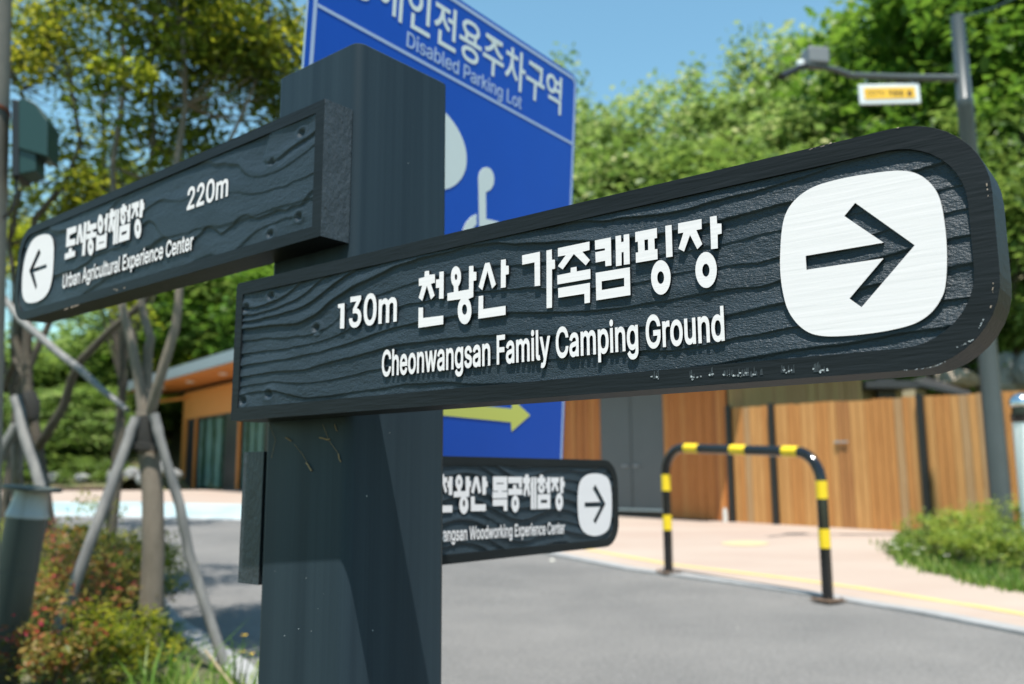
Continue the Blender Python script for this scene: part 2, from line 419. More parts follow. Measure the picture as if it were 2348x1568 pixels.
  ' 165,124 158,207 137,225 132,237 125,245 118,248 112,249 102,249 97,247 93,244 88,240 83,234 77,226 73,217 69,207 66,195 65,181 64,170 64,159 66,150 68,142 72,134 76,128 81,123 86,'
  '119 93,115 101,107 128;t227|-12 309,46 309,46 92,48 73,51 54,58 37,67 21,79 8,94 -3,110 -12,128 -18,148 -22,183 -22,204 -20,235 -12,216 74,170 68,157 70,151 72,149 75,146 84,144 98'
  ',144 309,222 309,222 398,144 398,144 490,46 490,46 398,-12 398;u410|135 -17,150 -21,166 -23,182 -24,201 -23,219 -20,236 -15,252 -8,268 2,282 14,286 18,280 -18,376 -18,376 398,278 3'
  '98,277 142,273 121,271 114,263 99,252 87,240 78,226 72,209 69,200 69,187 70,176 72,166 76,158 81,150 88,144 96,139 105,135 116,133 129,132 145,132 398,34 398,34 139,35 119,37 100,4'
  '1 82,46 66,53 50,61 36,70 24,81 12,93 3,106 -5,120 -12;w567|170 107,172 141,101 398,-2 398,124 -19,213 -19,275 198,283 268,281 242,301 167,354 -19,443 -18,569 398,466 398,403 173,3'
  '97 108,400 140,383 204,331 398,238 398,176 172;x379|171 86,189 118,208 86,277 -18,393 -19,247 192,387 398,272 398,210 304,197 283,191 270,170 304,110 398,-6 398,133 195,-14 -19,101'
  ' -19;y389|61 -161,85 -164,104 -163,126 -160,147 -153,166 -142,183 -127,198 -110,211 -89,221 -65,398 398,292 398,202 147,195 101,188 147,97 398,-9 398,143 -2,130 -38,123 -52,117 -61'
  ',110 -67,104 -70,96 -71,87 -71,48 -65,25 -152')
OUTLINES_BOOK = (' 188;C510|39 192,45 164,53 137,64 113,77 90,92 69,109 50,127 34,147 20,169 8,192 -1,216 -8,241 -12,267 -13,298 -11,328 -5,356 4,382 17,406 33,427 53,445 75,460 101,472 129,480 166,'
  '404 166,397 143,389 126,379 110,367 97,354 85,339 76,322 69,305 63,286 60,267 59,250 60,233 63,217 67,202 73,187 81,173 91,161 103,150 116,140 131,131 147,123 165,117 185,113 206,1'
  '10 229,109 254,110 279,113 302,117 323,123 343,130 361,139 378,149 393,161 406,173 417,187 427,201 435,217 442,233 446,250 449,277 450,296 447,314 443,331 437,346 428,361 418,373 4'
  '06,384 391,393 375,400 357,404 342,480 342,471 380,460 408,445 434,427 456,406 476,382 492,356 505,328 514,298 520,267 522,241 520,216 516,192 510,169 501,147 489,127 474,108 458,9'
  '2 439,77 419,64 396,53 371,45 344,39 316,35 286,34 254,35 222;D502|54 515,54 -6,219 -6,249 -5,278 -1,305 5,330 14,354 25,375 39,394 55,411 73,426 94,439 116,449 140,457 166,463 194'
  ',466 224,468 255,466 287,463 316,457 344,449 370,439 394,426 416,412 436,395 454,376 470,356 484,333 495,309 504,283 510,255 513,225 515|131 63,131 446,221 446,243 445,264 442,283 '
  '437,301 431,317 423,331 413,344 402,355 389,365 374,374 358,381 340,386 321,390 301,392 279,393 255,392 232,390 210,386 189,381 169,374 152,365 135,355 120,343 107,330 96,315 86,29'
  '8 78,280 71,260 67,238 64,215 63;L393|54 515,54 -6,367 -6,367 63,131 63,131 515;P445|232 248,131 248,131 446,247 445,261 444,273 441,284 438,294 433,303 428,311 422,317 415,323 407'
  ',332 390,337 370,338 348,337 326,332 306,323 288,317 280,311 273,303 267,294 261,284 257,273 253,261 251|54 -6,131 -6,131 180,235 180,258 181,280 183,300 188,318 194,335 202,350 21'
  '2,364 222,376 235,386 248,395 263,402 278,408 295,412 312,414 329,415 348,414 366,412 384,408 401,402 417,395 432,386 447,376 460,364 472,350 483,335 493,318 501,300 507,280 511,25'
  '8 514,235 515,54 515;T449|26 515,26 446,187 446,187 -6,263 -6,263 446,423 446,423 515;V480|227 121,206 185,89 515,8 515,200 -6,282 -6,472 515,390 515,271 171,241 67;a389|25 93,27 7'
  '9,31 65,36 53,43 41,50 31,59 21,69 13,80 6,92 -1,118 -10,145 -14,173 -14,197 -11,218 -5,235 4,250 15,262 26,271 37,271 -6,343 -6,342 268,340 284,337 298,333 311,328 323,314 343,298'
  ' 359,280 371,260 379,240 385,221 389,203 390,181 390,156 387,131 381,107 372,85 359,75 351,65 341,56 331,48 320,41 307,33 287,103 267,111 282,118 292,127 301,138 310,152 317,167 32'
  '2,186 324,205 324,223 322,237 317,249 309,258 299,264 288,268 273,270 257,269 251,267 244,262 240,254 237,241 234,156 223,113 214,93 207,75 198,58 187,44 172,33 155,29 144,25 121|1'
  '62 52,146 54,132 58,120 64,107 76,101 86,98 98,98 112,102 125,108 135,117 144,129 150,144 155,160 159,232 170,256 175,274 181,270 178,269 129,265 112,258 96,247 82,233 69,216 59,20'
  '6 56,183 52;b424|47 -6,118 -6,118 48,128 34,139 21,153 9,170 -2,180 -6,203 -12,229 -14,249 -13,267 -10,284 -5,301 2,317 11,331 22,344 35,356 49,366 65,375 82,383 101,389 121,393 14'
  '2,395 165,396 189,395 213,393 235,389 256,383 276,375 295,366 312,356 328,344 342,331 355,316 366,301 375,284 381,267 386,248 389,229 390,202 388,179 383,160 373,145 362,133 350,12'
  '0 332,120 515,47 515|123 144,119 190,121 221,126 248,131 261,136 272,142 283,149 292,156 300,165 307,174 313,184 318,195 321,207 323,220 324,233 323,245 321,257 318,267 313,276 307'
  ',285 299,292 291,299 281,305 271,310 259,318 233,322 205,322 174,318 145,310 119,305 107,299 96,292 86,284 78,276 70,266 64,256 59,245 56,233 53,220 53,208 53,196 56,185 59,175 64,'
  '165 70,157 77,149 85,142 95,136 105,131 117;d424|36 121,42 101,49 82,58 65,69 49,81 35,94 22,108 11,124 2,140 -5,158 -10,176 -13,195 -14,222 -12,245 -6,264 4,279 15,292 27,307 49,3'
  '07 -6,378 -6,378 515,305 515,305 332,297 343,286 356,273 368,256 378,246 383,223 388,196 390,176 389,158 386,141 381,124 375,109 366,94 355,81 342,69 328,59 312,49 295,42 276,36 25'
  '6,32 235,29 213,28 189,29 165,31 142|107 145,103 174,103 205,107 233,114 259,119 271,125 281,132 291,140 299,148 307,158 313,168 318,179 321,191 323,205 324,217 323,229 321,240 318'
  ',250 313,260 307,268 300,276 292,283 283,289 272,294 261,301 235,305 205,305 173,301 144,294 117,289 105,283 95,276 85,268 77,259 70,250 64,240 59,229 56,217 53,205 53,192 53,180 5'
  '6,168 59,158 64,149 70,140 78,132 87,125 96,119 107,114 119;e404|36 121,42 101,50 82,60 65,71 49,84 35,98 22,114 11,131 2,149 -5,169 -10,190 -13,212 -14,243 -12,271 -6,297 4,320 18'
  ',339 35,355 55,367 77,373 95,302 113,294 94,286 82,276 72,265 64,252 58,237 54,221 52,199 53,187 54,175 57,164 61,154 67,145 73,136 80,129 89,122 98,116 109,111 120,107 133,104 147'
  ',103 163,377 163,377 214,375 233,372 251,368 268,363 284,350 312,342 324,333 335,313 354,291 369,268 380,243 387,218 390,205 390,184 389,165 386,146 381,128 374,112 364,96 353,83 3'
  '40,70 326,59 310,50 292,42 273,36 253,32 232,29 210,28 187,29 164,32 142|103 227,104 234,110 256,120 277,126 286,133 294,141 302,150 308,159 314,169 318,181 322,192 324,205 324,218'
  ' 324,229 322,240 319,250 314,259 309,267 302,275 295,281 286,287 277,296 255,302 227;g425|42 -67,63 -98,78 -115,97 -129,119 -140,145 -149,174 -155,207 -157,225 -156,243 -154,260 -1'
  '51,277 -147,293 -141,308 -135,322 -126,334 -117,345 -106,355 -93,364 -79,370 -64,375 -47,378 -29,378 -9,378 385,307 385,307 330,298 344,287 356,273 368,256 378,246 383,223 389,196 '
  '390,177 389,159 386,141 381,125 375,109 366,94 355,81 342,69 328,59 313,50 296,42 277,36 258,32 237,29 215,28 191,29 168,32 146,36 125,42 105,50 87,59 71,70 56,82 43,95 31,110 21,1'
  '25 13,142 7,159 2,176 0,195 -1,222 1,245 6,264 15,279 26,291 38,305 57,305 -6,304 -23,301 -38,296 -50,288 -61,278 -70,267 -78,254 -84,240 -88,224 -90,195 -91,174 -88,157 -83,142 -7'
  '5,131 -67,113 -47,103 -33|114 125,107 149,103 177,103 207,107 235,114 260,119 271,125 282,132 291,140 299,149 307,158 313,168 318,180 321,192 323,205 324,218 323,230 321,241 318,25'
  '1 313,260 307,269 300,277 292,283 283,289 273,294 262,302 236,306 208,306 177,302 148,299 135,294 123,289 113,283 103,276 94,269 87,260 80,251 75,241 71,230 68,218 66,205 65,192 66'
  ',180 68,169 71,158 75,149 81,140 88,132 95,126 104,119 114;i167|35 483,38 469,44 456,55 445,69 439,84 437,99 439,112 445,123 456,130 469,132 483,130 498,123 511,112 521,99 528,84 5'
  '30,69 528,55 521,44 511,38 498|120 -6,120 385,47 385,47 -6;k381|47 515,47 -6,120 -6,120 137,153 169,291 -6,384 -6,209 216,372 384,282 385,120 219,120 515;l189|174 61,160 59,140 58,'
  '130 61,127 63,125 65,122 75,120 89,120 515,47 515,47 84,47 68,50 53,55 39,61 27,70 16,80 7,92 0,106 -5,122 -7,153 -8,188 -2;n410|118 385,47 385,47 -6,120 -6,120 239,124 261,127 271'
  ',137 288,149 302,164 312,181 319,200 323,210 323,224 322,237 319,249 315,259 308,269 300,276 290,282 279,286 266,289 252,290 235,290 -6,363 -6,363 240,362 260,360 277,357 294,352 3'
  '09,346 324,338 336,330 348,320 358,310 366,298 374,285 380,272 384,258 388,243 390,227 390,210 390,193 387,178 382,163 375,149 367,136 356,124 343,115 330;o415|51 82,60 65,71 49,84'
  ' 35,98 22,114 11,130 2,148 -5,167 -10,187 -13,207 -14,228 -13,248 -10,267 -5,285 2,302 11,317 22,331 35,344 49,355 65,365 82,373 101,379 121,383 142,386 164,387 187,386 211,383 233'
  ',379 255,373 275,365 294,355 311,344 327,331 341,317 354,302 365,285 374,267 381,248 386,228 389,207 390,187 389,167 386,148 381,130 374,114 365,98 354,84 341,71 327,60 311,51 294,'
  '42 275,36 255,32 234,29 211,28 187,29 164,32 142,36 121,42 101|119 108,110 132,104 159,102 187,104 216,110 243,119 268,125 279,132 289,140 298,149 305,158 312,169 317,181 321,193 3'
  '23,207 324,221 323,234 321,246 317,257 312,267 305,275 298,283 289,290 279,296 268,306 243,311 216,313 187,311 159,306 132,296 108,290 97,283 87,275 78,267 71,257 64,246 59,234 55,'
  '221 53,207 52,193 53,181 55,169 59,158 64,149 71,140 78,132 87,125 97;r259|118 385,47 385,47 -6,120 -6,120 247,124 265,131 280,141 294,154 305,170 313,188 318,207 320,225 319,249 3'
  '15,249 390,213 391,199 390,186 388,173 384,161 379,149 372,139 364,129 355,121 346,118 339;s365|43 55,49 44,57 34,66 25,76 17,86 9,110 -2,137 -10,166 -14,200 -14,216 -12,233 -9,248'
  ' -5,262 1,276 8,288 15,299 24,309 33,317 44,324 55,330 67,334 80,336 93,337 107,336 123,333 137,328 151,320 164,311 176,299 186,285 195,269 203,251 210,173 229,151 235,134 244,128 '
  '248,123 253,119 258,117 264,115 270,115 277,115 285,118 293,122 299,127 306,134 312,143 317,153 321,163 324,175 326,187 327,201 326,212 324,223 321,231 317,239 311,251 298,259 283,'
  '264 270,332 286,322 314,310 334,296 352,278 366,256 378,231 386,203 390,171 390,155 388,140 385,126 381,113 376,100 370,88 362,78 354,68 345,60 335,53 324,48 313,44 300,42 287,41 2'
  '74,42 258,45 242,51 228,58 215,68 204,80 194,94 184,110 177,128 170,210 149,230 143,244 136,254 126,258 121,260 116,262 103,261 95,259 87,255 80,249 74,241 67,232 62,221 57,209 54,'
  '196 52,181 51,169 52,157 54,146 56,136 60,127 65,120 71,113 78,108 87,103 97,98 114,28 99,33 80,37 67;t227|0 321,59 321,59 93,60 74,63 58,69 42,77 29,88 17,100 7,115 0,131 -6,149 -'
  '9,183 -10,202 -7,220 -3,206 60,170 56,155 58,149 59,144 62,141 65,138 69,133 81,132 98,132 321,210 321,210 385,132 385,132 477,59 477,59 385,0 385')
def _read(t):
    d = {}
    for g in t.split(';'):
        h, *l = g.split('|')
        d[h[0]] = (int(h[1:]) / 1000, [[tuple(int(c) / 1000 for c in p.split()) for p in k.split(',')] for k in l])
    return d
SANS, SANS_BOOK = _read(OUTLINES_BOLD), _read(OUTLINES_BOOK)
_gl = {}
def glyph(ch, bold):
    key = (ch, bold)
    if key in _gl: return _gl[key]
    D_ = SANS if bold > .012 else SANS_BOOK
    if ch in D_:
        vs, fs = curve_fill(D_[ch][1]) if D_[ch][1] else ([], [])
        _gl[key] = (vs, fs, D_[ch][0])
        return _gl[key]
    def meas(t, off, ext=0):
        cu = bpy.data.curves.new('t', 'FONT')
        cu.body = t; cu.offset = off; cu.extrude = ext; cu.resolution_u = 4
        o = bpy.data.objects.new('t', cu)
        me = o.to_mesh()
        vs = [tuple(v.co) for v in me.vertices]; fs = [tuple(p.vertices) for p in me.polygons]
        o.to_mesh_clear(); bpy.data.objects.remove(o); bpy.data.curves.remove(cu)
        return vs, fs
    wx = lambda t: max(v[0] for v in meas(t, 0)[0])
    adv = wx('|' + ch + '|') - wx('||')
    vs, fs = meas(ch, bold, .5) if ch != ' ' else ([], [])
    _gl[key] = (vs, fs, adv)
    return _gl[key]
def letters(text, place, mats, parent, y0, y1, bold=.02, a0=None, a1=None, cap=None, track=0, name='letter'):
    """text set between two anchors: (index, (x,z)) a0 -> a1 on the baseline; place=cap height"""
    cap = cap or (.509 if ord(text[-1]) < 128 else .75)
    xs = [0]
    for ch in text:
        xs.append(xs[-1] + glyph(ch, bold)[2] + track)
    (i0, q0), (i1, q1) = a0, a1
    X0, X1 = xs[i0], xs[i1] - track
    out = []
    for i, ch in enumerate(text):
        vs, fs, adv = glyph(ch, bold)
        if not vs: continue
        me = bpy.data.meshes.new(name)
        pv = []
        for x, y, z in vs:
            t = (xs[i] + x - X0) / (X1 - X0)
            pv.append((q0[0] + (q1[0] - q0[0]) * t, y0 if z > 0 else y1, q0[1] + (q1[1] - q0[1]) * t + y / cap * place))
        me.from_pydata(pv, [], fs)
        for m in mats: me.materials.append(m)
        bm = bmesh.new(); bm.from_mesh(me)
        bmesh.ops.remove_doubles(bm, verts=bm.verts, dist=1e-7)
        bmesh.ops.recalc_face_normals(bm, faces=bm.faces)
        for f in bm.faces:
            f.normal_update()
            if len(mats) > 1: f.material_index = 0 if f.normal.y < -.7 else 1
        bm.to_mesh(me); bm.free()
        out.append(link(name, me, parent))
    return out
def ell(cx, cy, rx, ry, n=28):
    return [(cx + rx * math.cos(2 * math.pi * k / n), cy + ry * math.sin(2 * math.pi * k / n)) for k in range(n)]
def chaikin(pl, n=2):
    for _ in range(n):
        q = []
        for i in range(len(pl)):
            a, b = pl[i], pl[(i + 1) % len(pl)]
            q += [(a[0] * .75 + b[0] * .25, a[1] * .75 + b[1] * .25), (a[0] * .25 + b[0] * .75, a[1] * .25 + b[1] * .75)]
        pl = q
    return pl
def rrect(x0, x1, z0, z1, r, corners=(1, 1, 1, 1), n=10):
    """corners: bottom-left, bottom-right, top-right, top-left rounded or not"""
    out = []
    for (cx, cz, a, on) in ((x0, z0, 180, corners[0]), (x1, z0, 270, corners[1]), (x1, z1, 0, corners[2]), (x0, z1, 90, corners[3])):
        rr = r if on == 1 else (on or .0005)
        sx = 1 if cx == x0 else -1
        sz = 1 if cz == z0 else -1
        for k in range(n + 1):
            an = R(a + 90 * k / n)
            out.append((cx + sx * rr + rr * math.cos(an), cz + sz * rr + rr * math.sin(an)))
            if on == 0 and k == 0: break
    return out

def vnoise(x, y, seed, cells=64):
    """smooth value noise on arrays"""
    g = np.random.default_rng(seed).random((cells, cells))
    xi = np.floor(x).astype(int); yi = np.floor(y).astype(int)
    fx = x - xi; fy = y - yi
    fx = fx * fx * (3 - 2 * fx); fy = fy * fy * (3 - 2 * fy)
    a = g[yi % cells, xi % cells]; b = g[yi % cells, (xi + 1) % cells]
    c = g[(yi + 1) % cells, xi % cells]; d = g[(yi + 1) % cells, (xi + 1) % cells]
    return (a * (1 - fx) + b * fx) * (1 - fy) + (c * (1 - fx) + d * fx) * fy

# ------------------------------------------------------------ materials in use
M_asphalt = mat('asphalt', (.150, .143, .136), .9, col2=(.100, .097, .094), scale=.7, bump=.006, bscale=90, detail=12)
_nt = M_asphalt.node_tree; _b = _nt.nodes['Principled BSDF']
_src = _b.inputs['Base Color'].links[0].from_socket
_n = _nt.nodes.new('ShaderNodeTexNoise'); _n.inputs['Scale'].default_value = 45; _n.inputs['Detail'].default_value = 8; _n.inputs['Roughness'].default_value = .8
_tc = _nt.nodes.new('ShaderNodeTexCoord'); _nt.links.new(_tc.outputs['Object'], _n.inputs[0])
_r = _nt.nodes.new('ShaderNodeMapRange'); _r.inputs[1].default_value = .3; _r.inputs[2].default_value = .7; _r.inputs[3].default_value = .5; _r.inputs[4].default_value = 1.5
_m = _nt.nodes.new('ShaderNodeMix'); _m.data_type = 'RGBA'; _m.blend_type = 'MULTIPLY'; _m.inputs['Factor'].default_value = 1
_nt.links.new(_n.outputs[0], _r.inputs[0]); _nt.links.new(_src, _m.inputs[6]); _nt.links.new(_r.outputs[0], _m.inputs[7]); _nt.links.new(_m.outputs[2], _b.inputs['Base Color'])
M_pave = mat('pink pavement', (.33, .272, .225), .85, col2=(.29, .215, .175), scale=1.1, bump=.002, bscale=60, stretch=(.35, 1, 1), detail=8)
M_kerb = mat('granite kerb', (.24, .24, .24), .8, var=.12, scale=9)
M_yline = mat('yellow road paint', (.48, .36, .12), .75, col2=(.43, .33, .16), scale=5)
M_blue = mat('light blue ground paint', (.20, .34, .375), .75, col2=(.37, .41, .41), scale=1.1)
M_white_g = mat('white ground paint', (.45, .45, .45), .8)
M_soil = mat('grassy soil', (.08, .11, .03), .95, col2=(.14, .10, .06), scale=2.5)
M_bed = mat('bed soil', (.10, .08, .05), .95, col2=(.05, .07, .02), scale=6, bump=.02, bscale=20)

M_frame = mat('board edge paint', (.0075, .0095, .011), .5, spec=.16, col2=(.014, .0175, .0205), scale=26, bump=.0005, bscale=300, stretch=(.10, 1, 1), detail=9)
M_field = mat('carved wood paint', (.024, .037, .050), .45, col2=(.014, .023, .031), scale=16, bump=.0010, bscale=1000, stretch=(.42, 1, 1), spec=.34)
M_endgrain = mat('end grain paint', (.026, .034, .042), .5, bump=.0016, bscale=220, stretch=(1, 1, .6), var=.2, scale=60)
M_post = mat('post paint', (.018, .029, .039), .42, col2=(.027, .042, .054), scale=45, bump=.0002, bscale=320, stretch=(1, 1, .012), spec=.12)
M_white = mat('white letter paint', (.745, .695, .70), .55, bump=.00014, bscale=320, stretch=(.04, 1, 1), var=.02, scale=60, spec=.3)
M_screw = mat('painted screw', (.05, .065, .08), .35, metal=.3)
M_web = mat('dry debris', (.25, .17, .09), .9)

# ------------------------------------------------------------ the ground
def big_ground():
    xs = np.concatenate([np.arange(-400, -30, 30), np.arange(-30, 40, 1.5), np.arange(40, 400, 30)])
    ys = np.concatenate([np.arange(-100, -4, 12), np.arange(-4, 60, 1.0), np.arange(60, 500, 30)])
    vs = [(float(x), float(y), H(float(x), float(y)) - .02 + (random.uniform(-.08, .08) if y > 34 else 0)) for y in ys for x in xs]
    nx = len(xs)
    fs = [(j * nx + i, j * nx + i + 1, (j + 1) * nx + i + 1, (j + 1) * nx + i) for j in range(len(ys) - 1) for i in range(nx - 1)]
    MB().add(vs, fs).build('ground', M_soil, smooth=True)['kind'] = 'structure'
big_ground()
gp = lambda *a: [tuple(G(u, v)[:2]) for u, v in a]
edge = gp((-300, 1186), (150, 1187), (300, 1190), (545, 1196), (800, 1216), (1020, 1242), (1250, 1272), (1433, 1309), (1530, 1322), (1700, 1345), (1858, 1369), (2100, 1410), (2347, 1459), (2700, 1545), (3300, 1720))
bedline = gp((40, 1200), (230, 1225), (300, 1300), (345, 1380), (390, 1447), (480, 1512), (600, 1600)) + [(-.35, 2.3), (-.05, 1.5), (.3, .9), (.35, -4)]
M_list = list(edge)
poly_sheet('road', edge + [(14, -4), (.35, -4)] + bedline[:-1][::-1] + [(-60, bedline[0][1]), (-60, 20)], M_asphalt, .004)
def offset_line(line, d):
    out = []
    for i, p in enumerate(line):
        a = Vector(line[max(i - 1, 0)]); b = Vector(line[min(i + 1, len(line) - 1)])
        t = (b - a).normalized()
        n = Vector((-t.y, t.x))
        out.append(tuple(Vector(p) + n * d))
    return out
k_out = offset_line(edge, .14)
def strip(name, la, lb, m, z0, z1):
    mb = MB()
    vs = []
    for a, b in zip(la, lb):
        ha, hb = H(*a), H(*b)
        vs += [(*a, ha + z0), (*a, ha + z1), (*b, hb + z1), (*b, hb + z0)]
    fs = []
    for i in range(len(la) - 1):
        q = i * 4
        for k in range(3):
            fs.append((q + k, q + 4 + k, q + 5 + k, q + 1 + k))
    mb.add(vs, fs)
    o = mb.build(name, m)
    o['kind'] = 'structure'
    return o
def dense(line, n=5):
    out = []
    for a, b in zip(line[:-1], line[1:]):
        for k in range(n):
            t = k / n
            out.append((a[0] + (b[0] - a[0]) * t, a[1] + (b[1] - a[1]) * t))
    return out + [line[-1]]
strip('kerb', dense(edge), dense(k_out), M_kerb, -.05, .024)
poly_sheet('pavement', k_out + [(11, 3.5), tuple(P(2560, 1200, 9.2)[:2]), tuple(G(2062, 1221)[:2]), tuple(G(1684, 1199)[:2]), (0, 22), (-2, 28.4), (-60, 28.4)], M_pave, .018)
yl = offset_line(edge, .50); yl2 = offset_line(edge, .60)
strip('yellow_line', dense(yl)[30:], dense(yl2)[30:], M_yline, .016, .0225)
b1, b2 = offset_line(edge, .16), offset_line(edge[:6], 2.9)
poly_sheet('blue_painted_band', gp((-300, 1150), (150, 1153), (300, 1153), (545, 1158), (760, 1175)) [::-1] + b1[:5], M_blue, .0225)
strip('white_line', dense(offset_line(edge[:6], .16)), dense(offset_line(edge[:6], .30)), M_white_g, .016, .0275)
poly_sheet('yellow_patch', [tuple(G(1708 + 55 * math.cos(a), 1250 + 6 * math.sin(a))[:2]) for a in np.linspace(0, 2 * math.pi, 20)[:-1]], mat('faded yellow paint', (.42, .33, .19), .8), .0225, .3)
bed_poly = bedline + [(-9, -4), (-14, 8), (-18, bedline[0][1])]
poly_sheet('planting_bed_soil', bed_poly, M_bed, .03, .6)
# stone edging of the left planting bed, one stone after another
es = dense([Vector(p) for p in bedline[1:8]] and bedline[1:8], 1)
edging = empty('bed_edging', (es[3][0], es[3][1], -.85), 'grey granite edging stones round the left planting bed beside the road', 'edging')
def along(line, step):
    out, acc = [Vector(line[0])], 0
    for a, b in zip(line[:-1], line[1:]):
        a, b = Vector(a), Vector(b)
        L = (b - a).length
        t = step - acc
        while t < L:
            out.append(a + (b - a) * t / L); t += step
        acc = L - (t - step)
    return out
pts_e = along(es, .62)
for a, b in zip(pts_e[:-1], pts_e[1:]):
    c = (a + b) / 2; d = b - a
    M = Matrix.Rotation(math.atan2(d.y, d.x), 3, 'Z')
    mb = MB().box((c.x - edging.location.x, c.y - edging.location.y, H(c.x, c.y) - .015 - edging.location.z + random.uniform(-.004, .004)), (d.length - .012, .13, .16), M)
    mb.build('kerb_stone', M_kerb, edging, bevel=.008)

# ------------------------------------------------------------ direction signpost
TH = .6911
dL = Vector((-math.cos(TH), math.sin(TH), 0)); dR = Vector((math.sin(TH), math.cos(TH), 0))
C0 = Vector((-.1702, .9146, 0))
def frame_mat(o, x, y):
    return Matrix(((x.x, y.x, 0, o.x), (x.y, y.y, 0, o.y), (x.z, y.z, 1, o.z), (0, 0, 0, 1)))
sp_ = empty('direction_signpost', (0, 0, 0), 'dark painted square post carrying three carved wooden arrow boards', 'signpost')
base = C0 + (dL + dR) * .075; base.z = -.85
sp_.matrix_world = frame_mat(base, -dL, dR)
INV = sp_.matrix_world.inverted()
def post_mesh():
    w, r = .15, .011
    w2 = .147
    ring = rrect(-w / 2, w / 2, -.075, -.075 + w2, r, n=6)
    zs = [0.03, .486 + .85]
    vs, fs = [], []
    n = len(ring)
    ztop = zs[1]
    rows = [(0, 1, zs[0]), (0, 1, ztop - .0015), (.0015, 1, ztop), (.0085, 1, ztop), (.0095, 1, ztop - .02)]
    for ins, _, z in rows:
        for x, y in ring:
            l = math.hypot(x, y)
            vs.append((x * (1 - ins / .075), y * (1 - ins / .075), z))
    for i in range(len(rows) - 1):
        for k in range(n):
            fs.append((i * n + k, i * n + (k + 1) % n, (i + 1) * n + (k + 1) % n, (i + 1) * n + k))
    fs.append(tuple((len(rows) - 1) * n + k for k in range(n)))
    fs.append(tuple(range(n - 1, -1, -1)))
    return MB().add(vs, fs).build('post', M_post, sp_, smooth=True)
post_mesh()

def make_board(O, X, Y, outline, inner, thick, z_mid, label, grid_step, seed, grain):
    """a board with its own frame of reference: x along it, y into it, z up"""
    o_mat = frame_mat(O, X, Y)
    d_f = .0062
    vs, fs = curve_fill([[(x * 100, z * 100) for x, z in outline], [(x * 100, z * 100) for x, z in inner]])
    mb = MB()
    mb.add([(x / 100, 0 if z > 0 else d_f, y / 100) for x, y, z in vs], fs)
    vs, fs = curve_fill([[(x * 100, z * 100) for x, z in outline]])
    mb.add([(x / 100, d_f if z > 0 else thick, y / 100) for x, y, z in vs], fs)
    o = mb.build('sign_board', [M_frame, M_endgrain])
    me = o.data
    bm = bmesh.new(); bm.from_mesh(me)
    bmesh.ops.remove_doubles(bm, verts=bm.verts, dist=1e-6)
    bmesh.ops.recalc_face_normals(bm, faces=bm.faces)
    x_end = outline_end[seed]
    for f in bm.faces:
        f.normal_update()
        if f.calc_center_median()[0] * 0 + abs(f.calc_center_median()[0] - x_end) < .004 and abs(f.normal.x) > .9:
            f.material_index = 1
    bm.to_mesh(me); bm.free()
    bv = o.modifiers.new('bevel', 'BEVEL'); bv.width = .0009; bv.segments = 2; bv.limit_method = 'ANGLE'; bv.angle_limit = R(50)
    o.parent = sp_
    o.matrix_local = INV @ o_mat
    o['label'] = label
    # the carved, wind-worn grain of the field
    sx, sz = grid_step
    xs = [p[0] for p in inner]; zs = [p[1] for p in inner]
    e = .002
    gx = np.arange(min(xs) - e, max(xs) + e + sx, sx); gz = np.arange(min(zs) - e, max(zs) + e + sz, sz)
    X_, Z_ = np.meshgrid(gx, gz)
    D = grain(X_, Z_)
    nx, nz = len(gx), len(gz)
    me = bpy.data.meshes.new('carved_field')
    co = np.stack([X_, D, Z_], -1).reshape(-1, 3)
    ii, jj = np.meshgrid(np.arange(nx - 1), np.arange(nz - 1))
    ii, jj = ii.ravel(), jj.ravel()
    # keep the grid inside the frame's outline
    ox = np.array([p[0] for p in outline]); oz = np.array([p[1] for p in outline])
    cxs, czs = gx[ii] + sx / 2, gz[jj] + sz / 2
    keep = np.zeros(len(ii), bool)
    n = len(ox)
    q = n - 1
    for k in range(n):
        with np.errstate(divide='ignore', invalid='ignore'):
            c = ((oz[k] > czs) != (oz[q] > czs)) & (cxs < (ox[q] - ox[k]) * (czs - oz[k]) / (oz[q] - oz[k]) + ox[k])
        keep ^= c
        q = k
    # a margin of 4 mm from the outer outline
    dmin = np.full(len(ii), 9.)
    for k in range(n):
        dmin = np.minimum(dmin, np.hypot(cxs - ox[k], czs - oz[k]))
    keep &= dmin > .005
    ii, jj = ii[keep], jj[keep]
    f = np.stack([jj * nx + ii, jj * nx + ii + 1, (jj + 1) * nx + ii + 1, (jj + 1) * nx + ii], -1)
    me.vertices.add(len(co)); me.vertices.foreach_set('co', co.ravel())
    me.loops.add(f.size); me.loops.foreach_set('vertex_index', f.ravel().astype(np.int32))
    me.polygons.add(len(f)); me.polygons.foreach_set('loop_start', np.arange(0, f.size, 4, dtype=np.int32))
    me.polygons.foreach_set('use_smooth', [True] * len(f))
    me.materials.append(M_field)
    me.update(calc_edges=True); me.validate()
    link('carved_field', me, o)
    return o

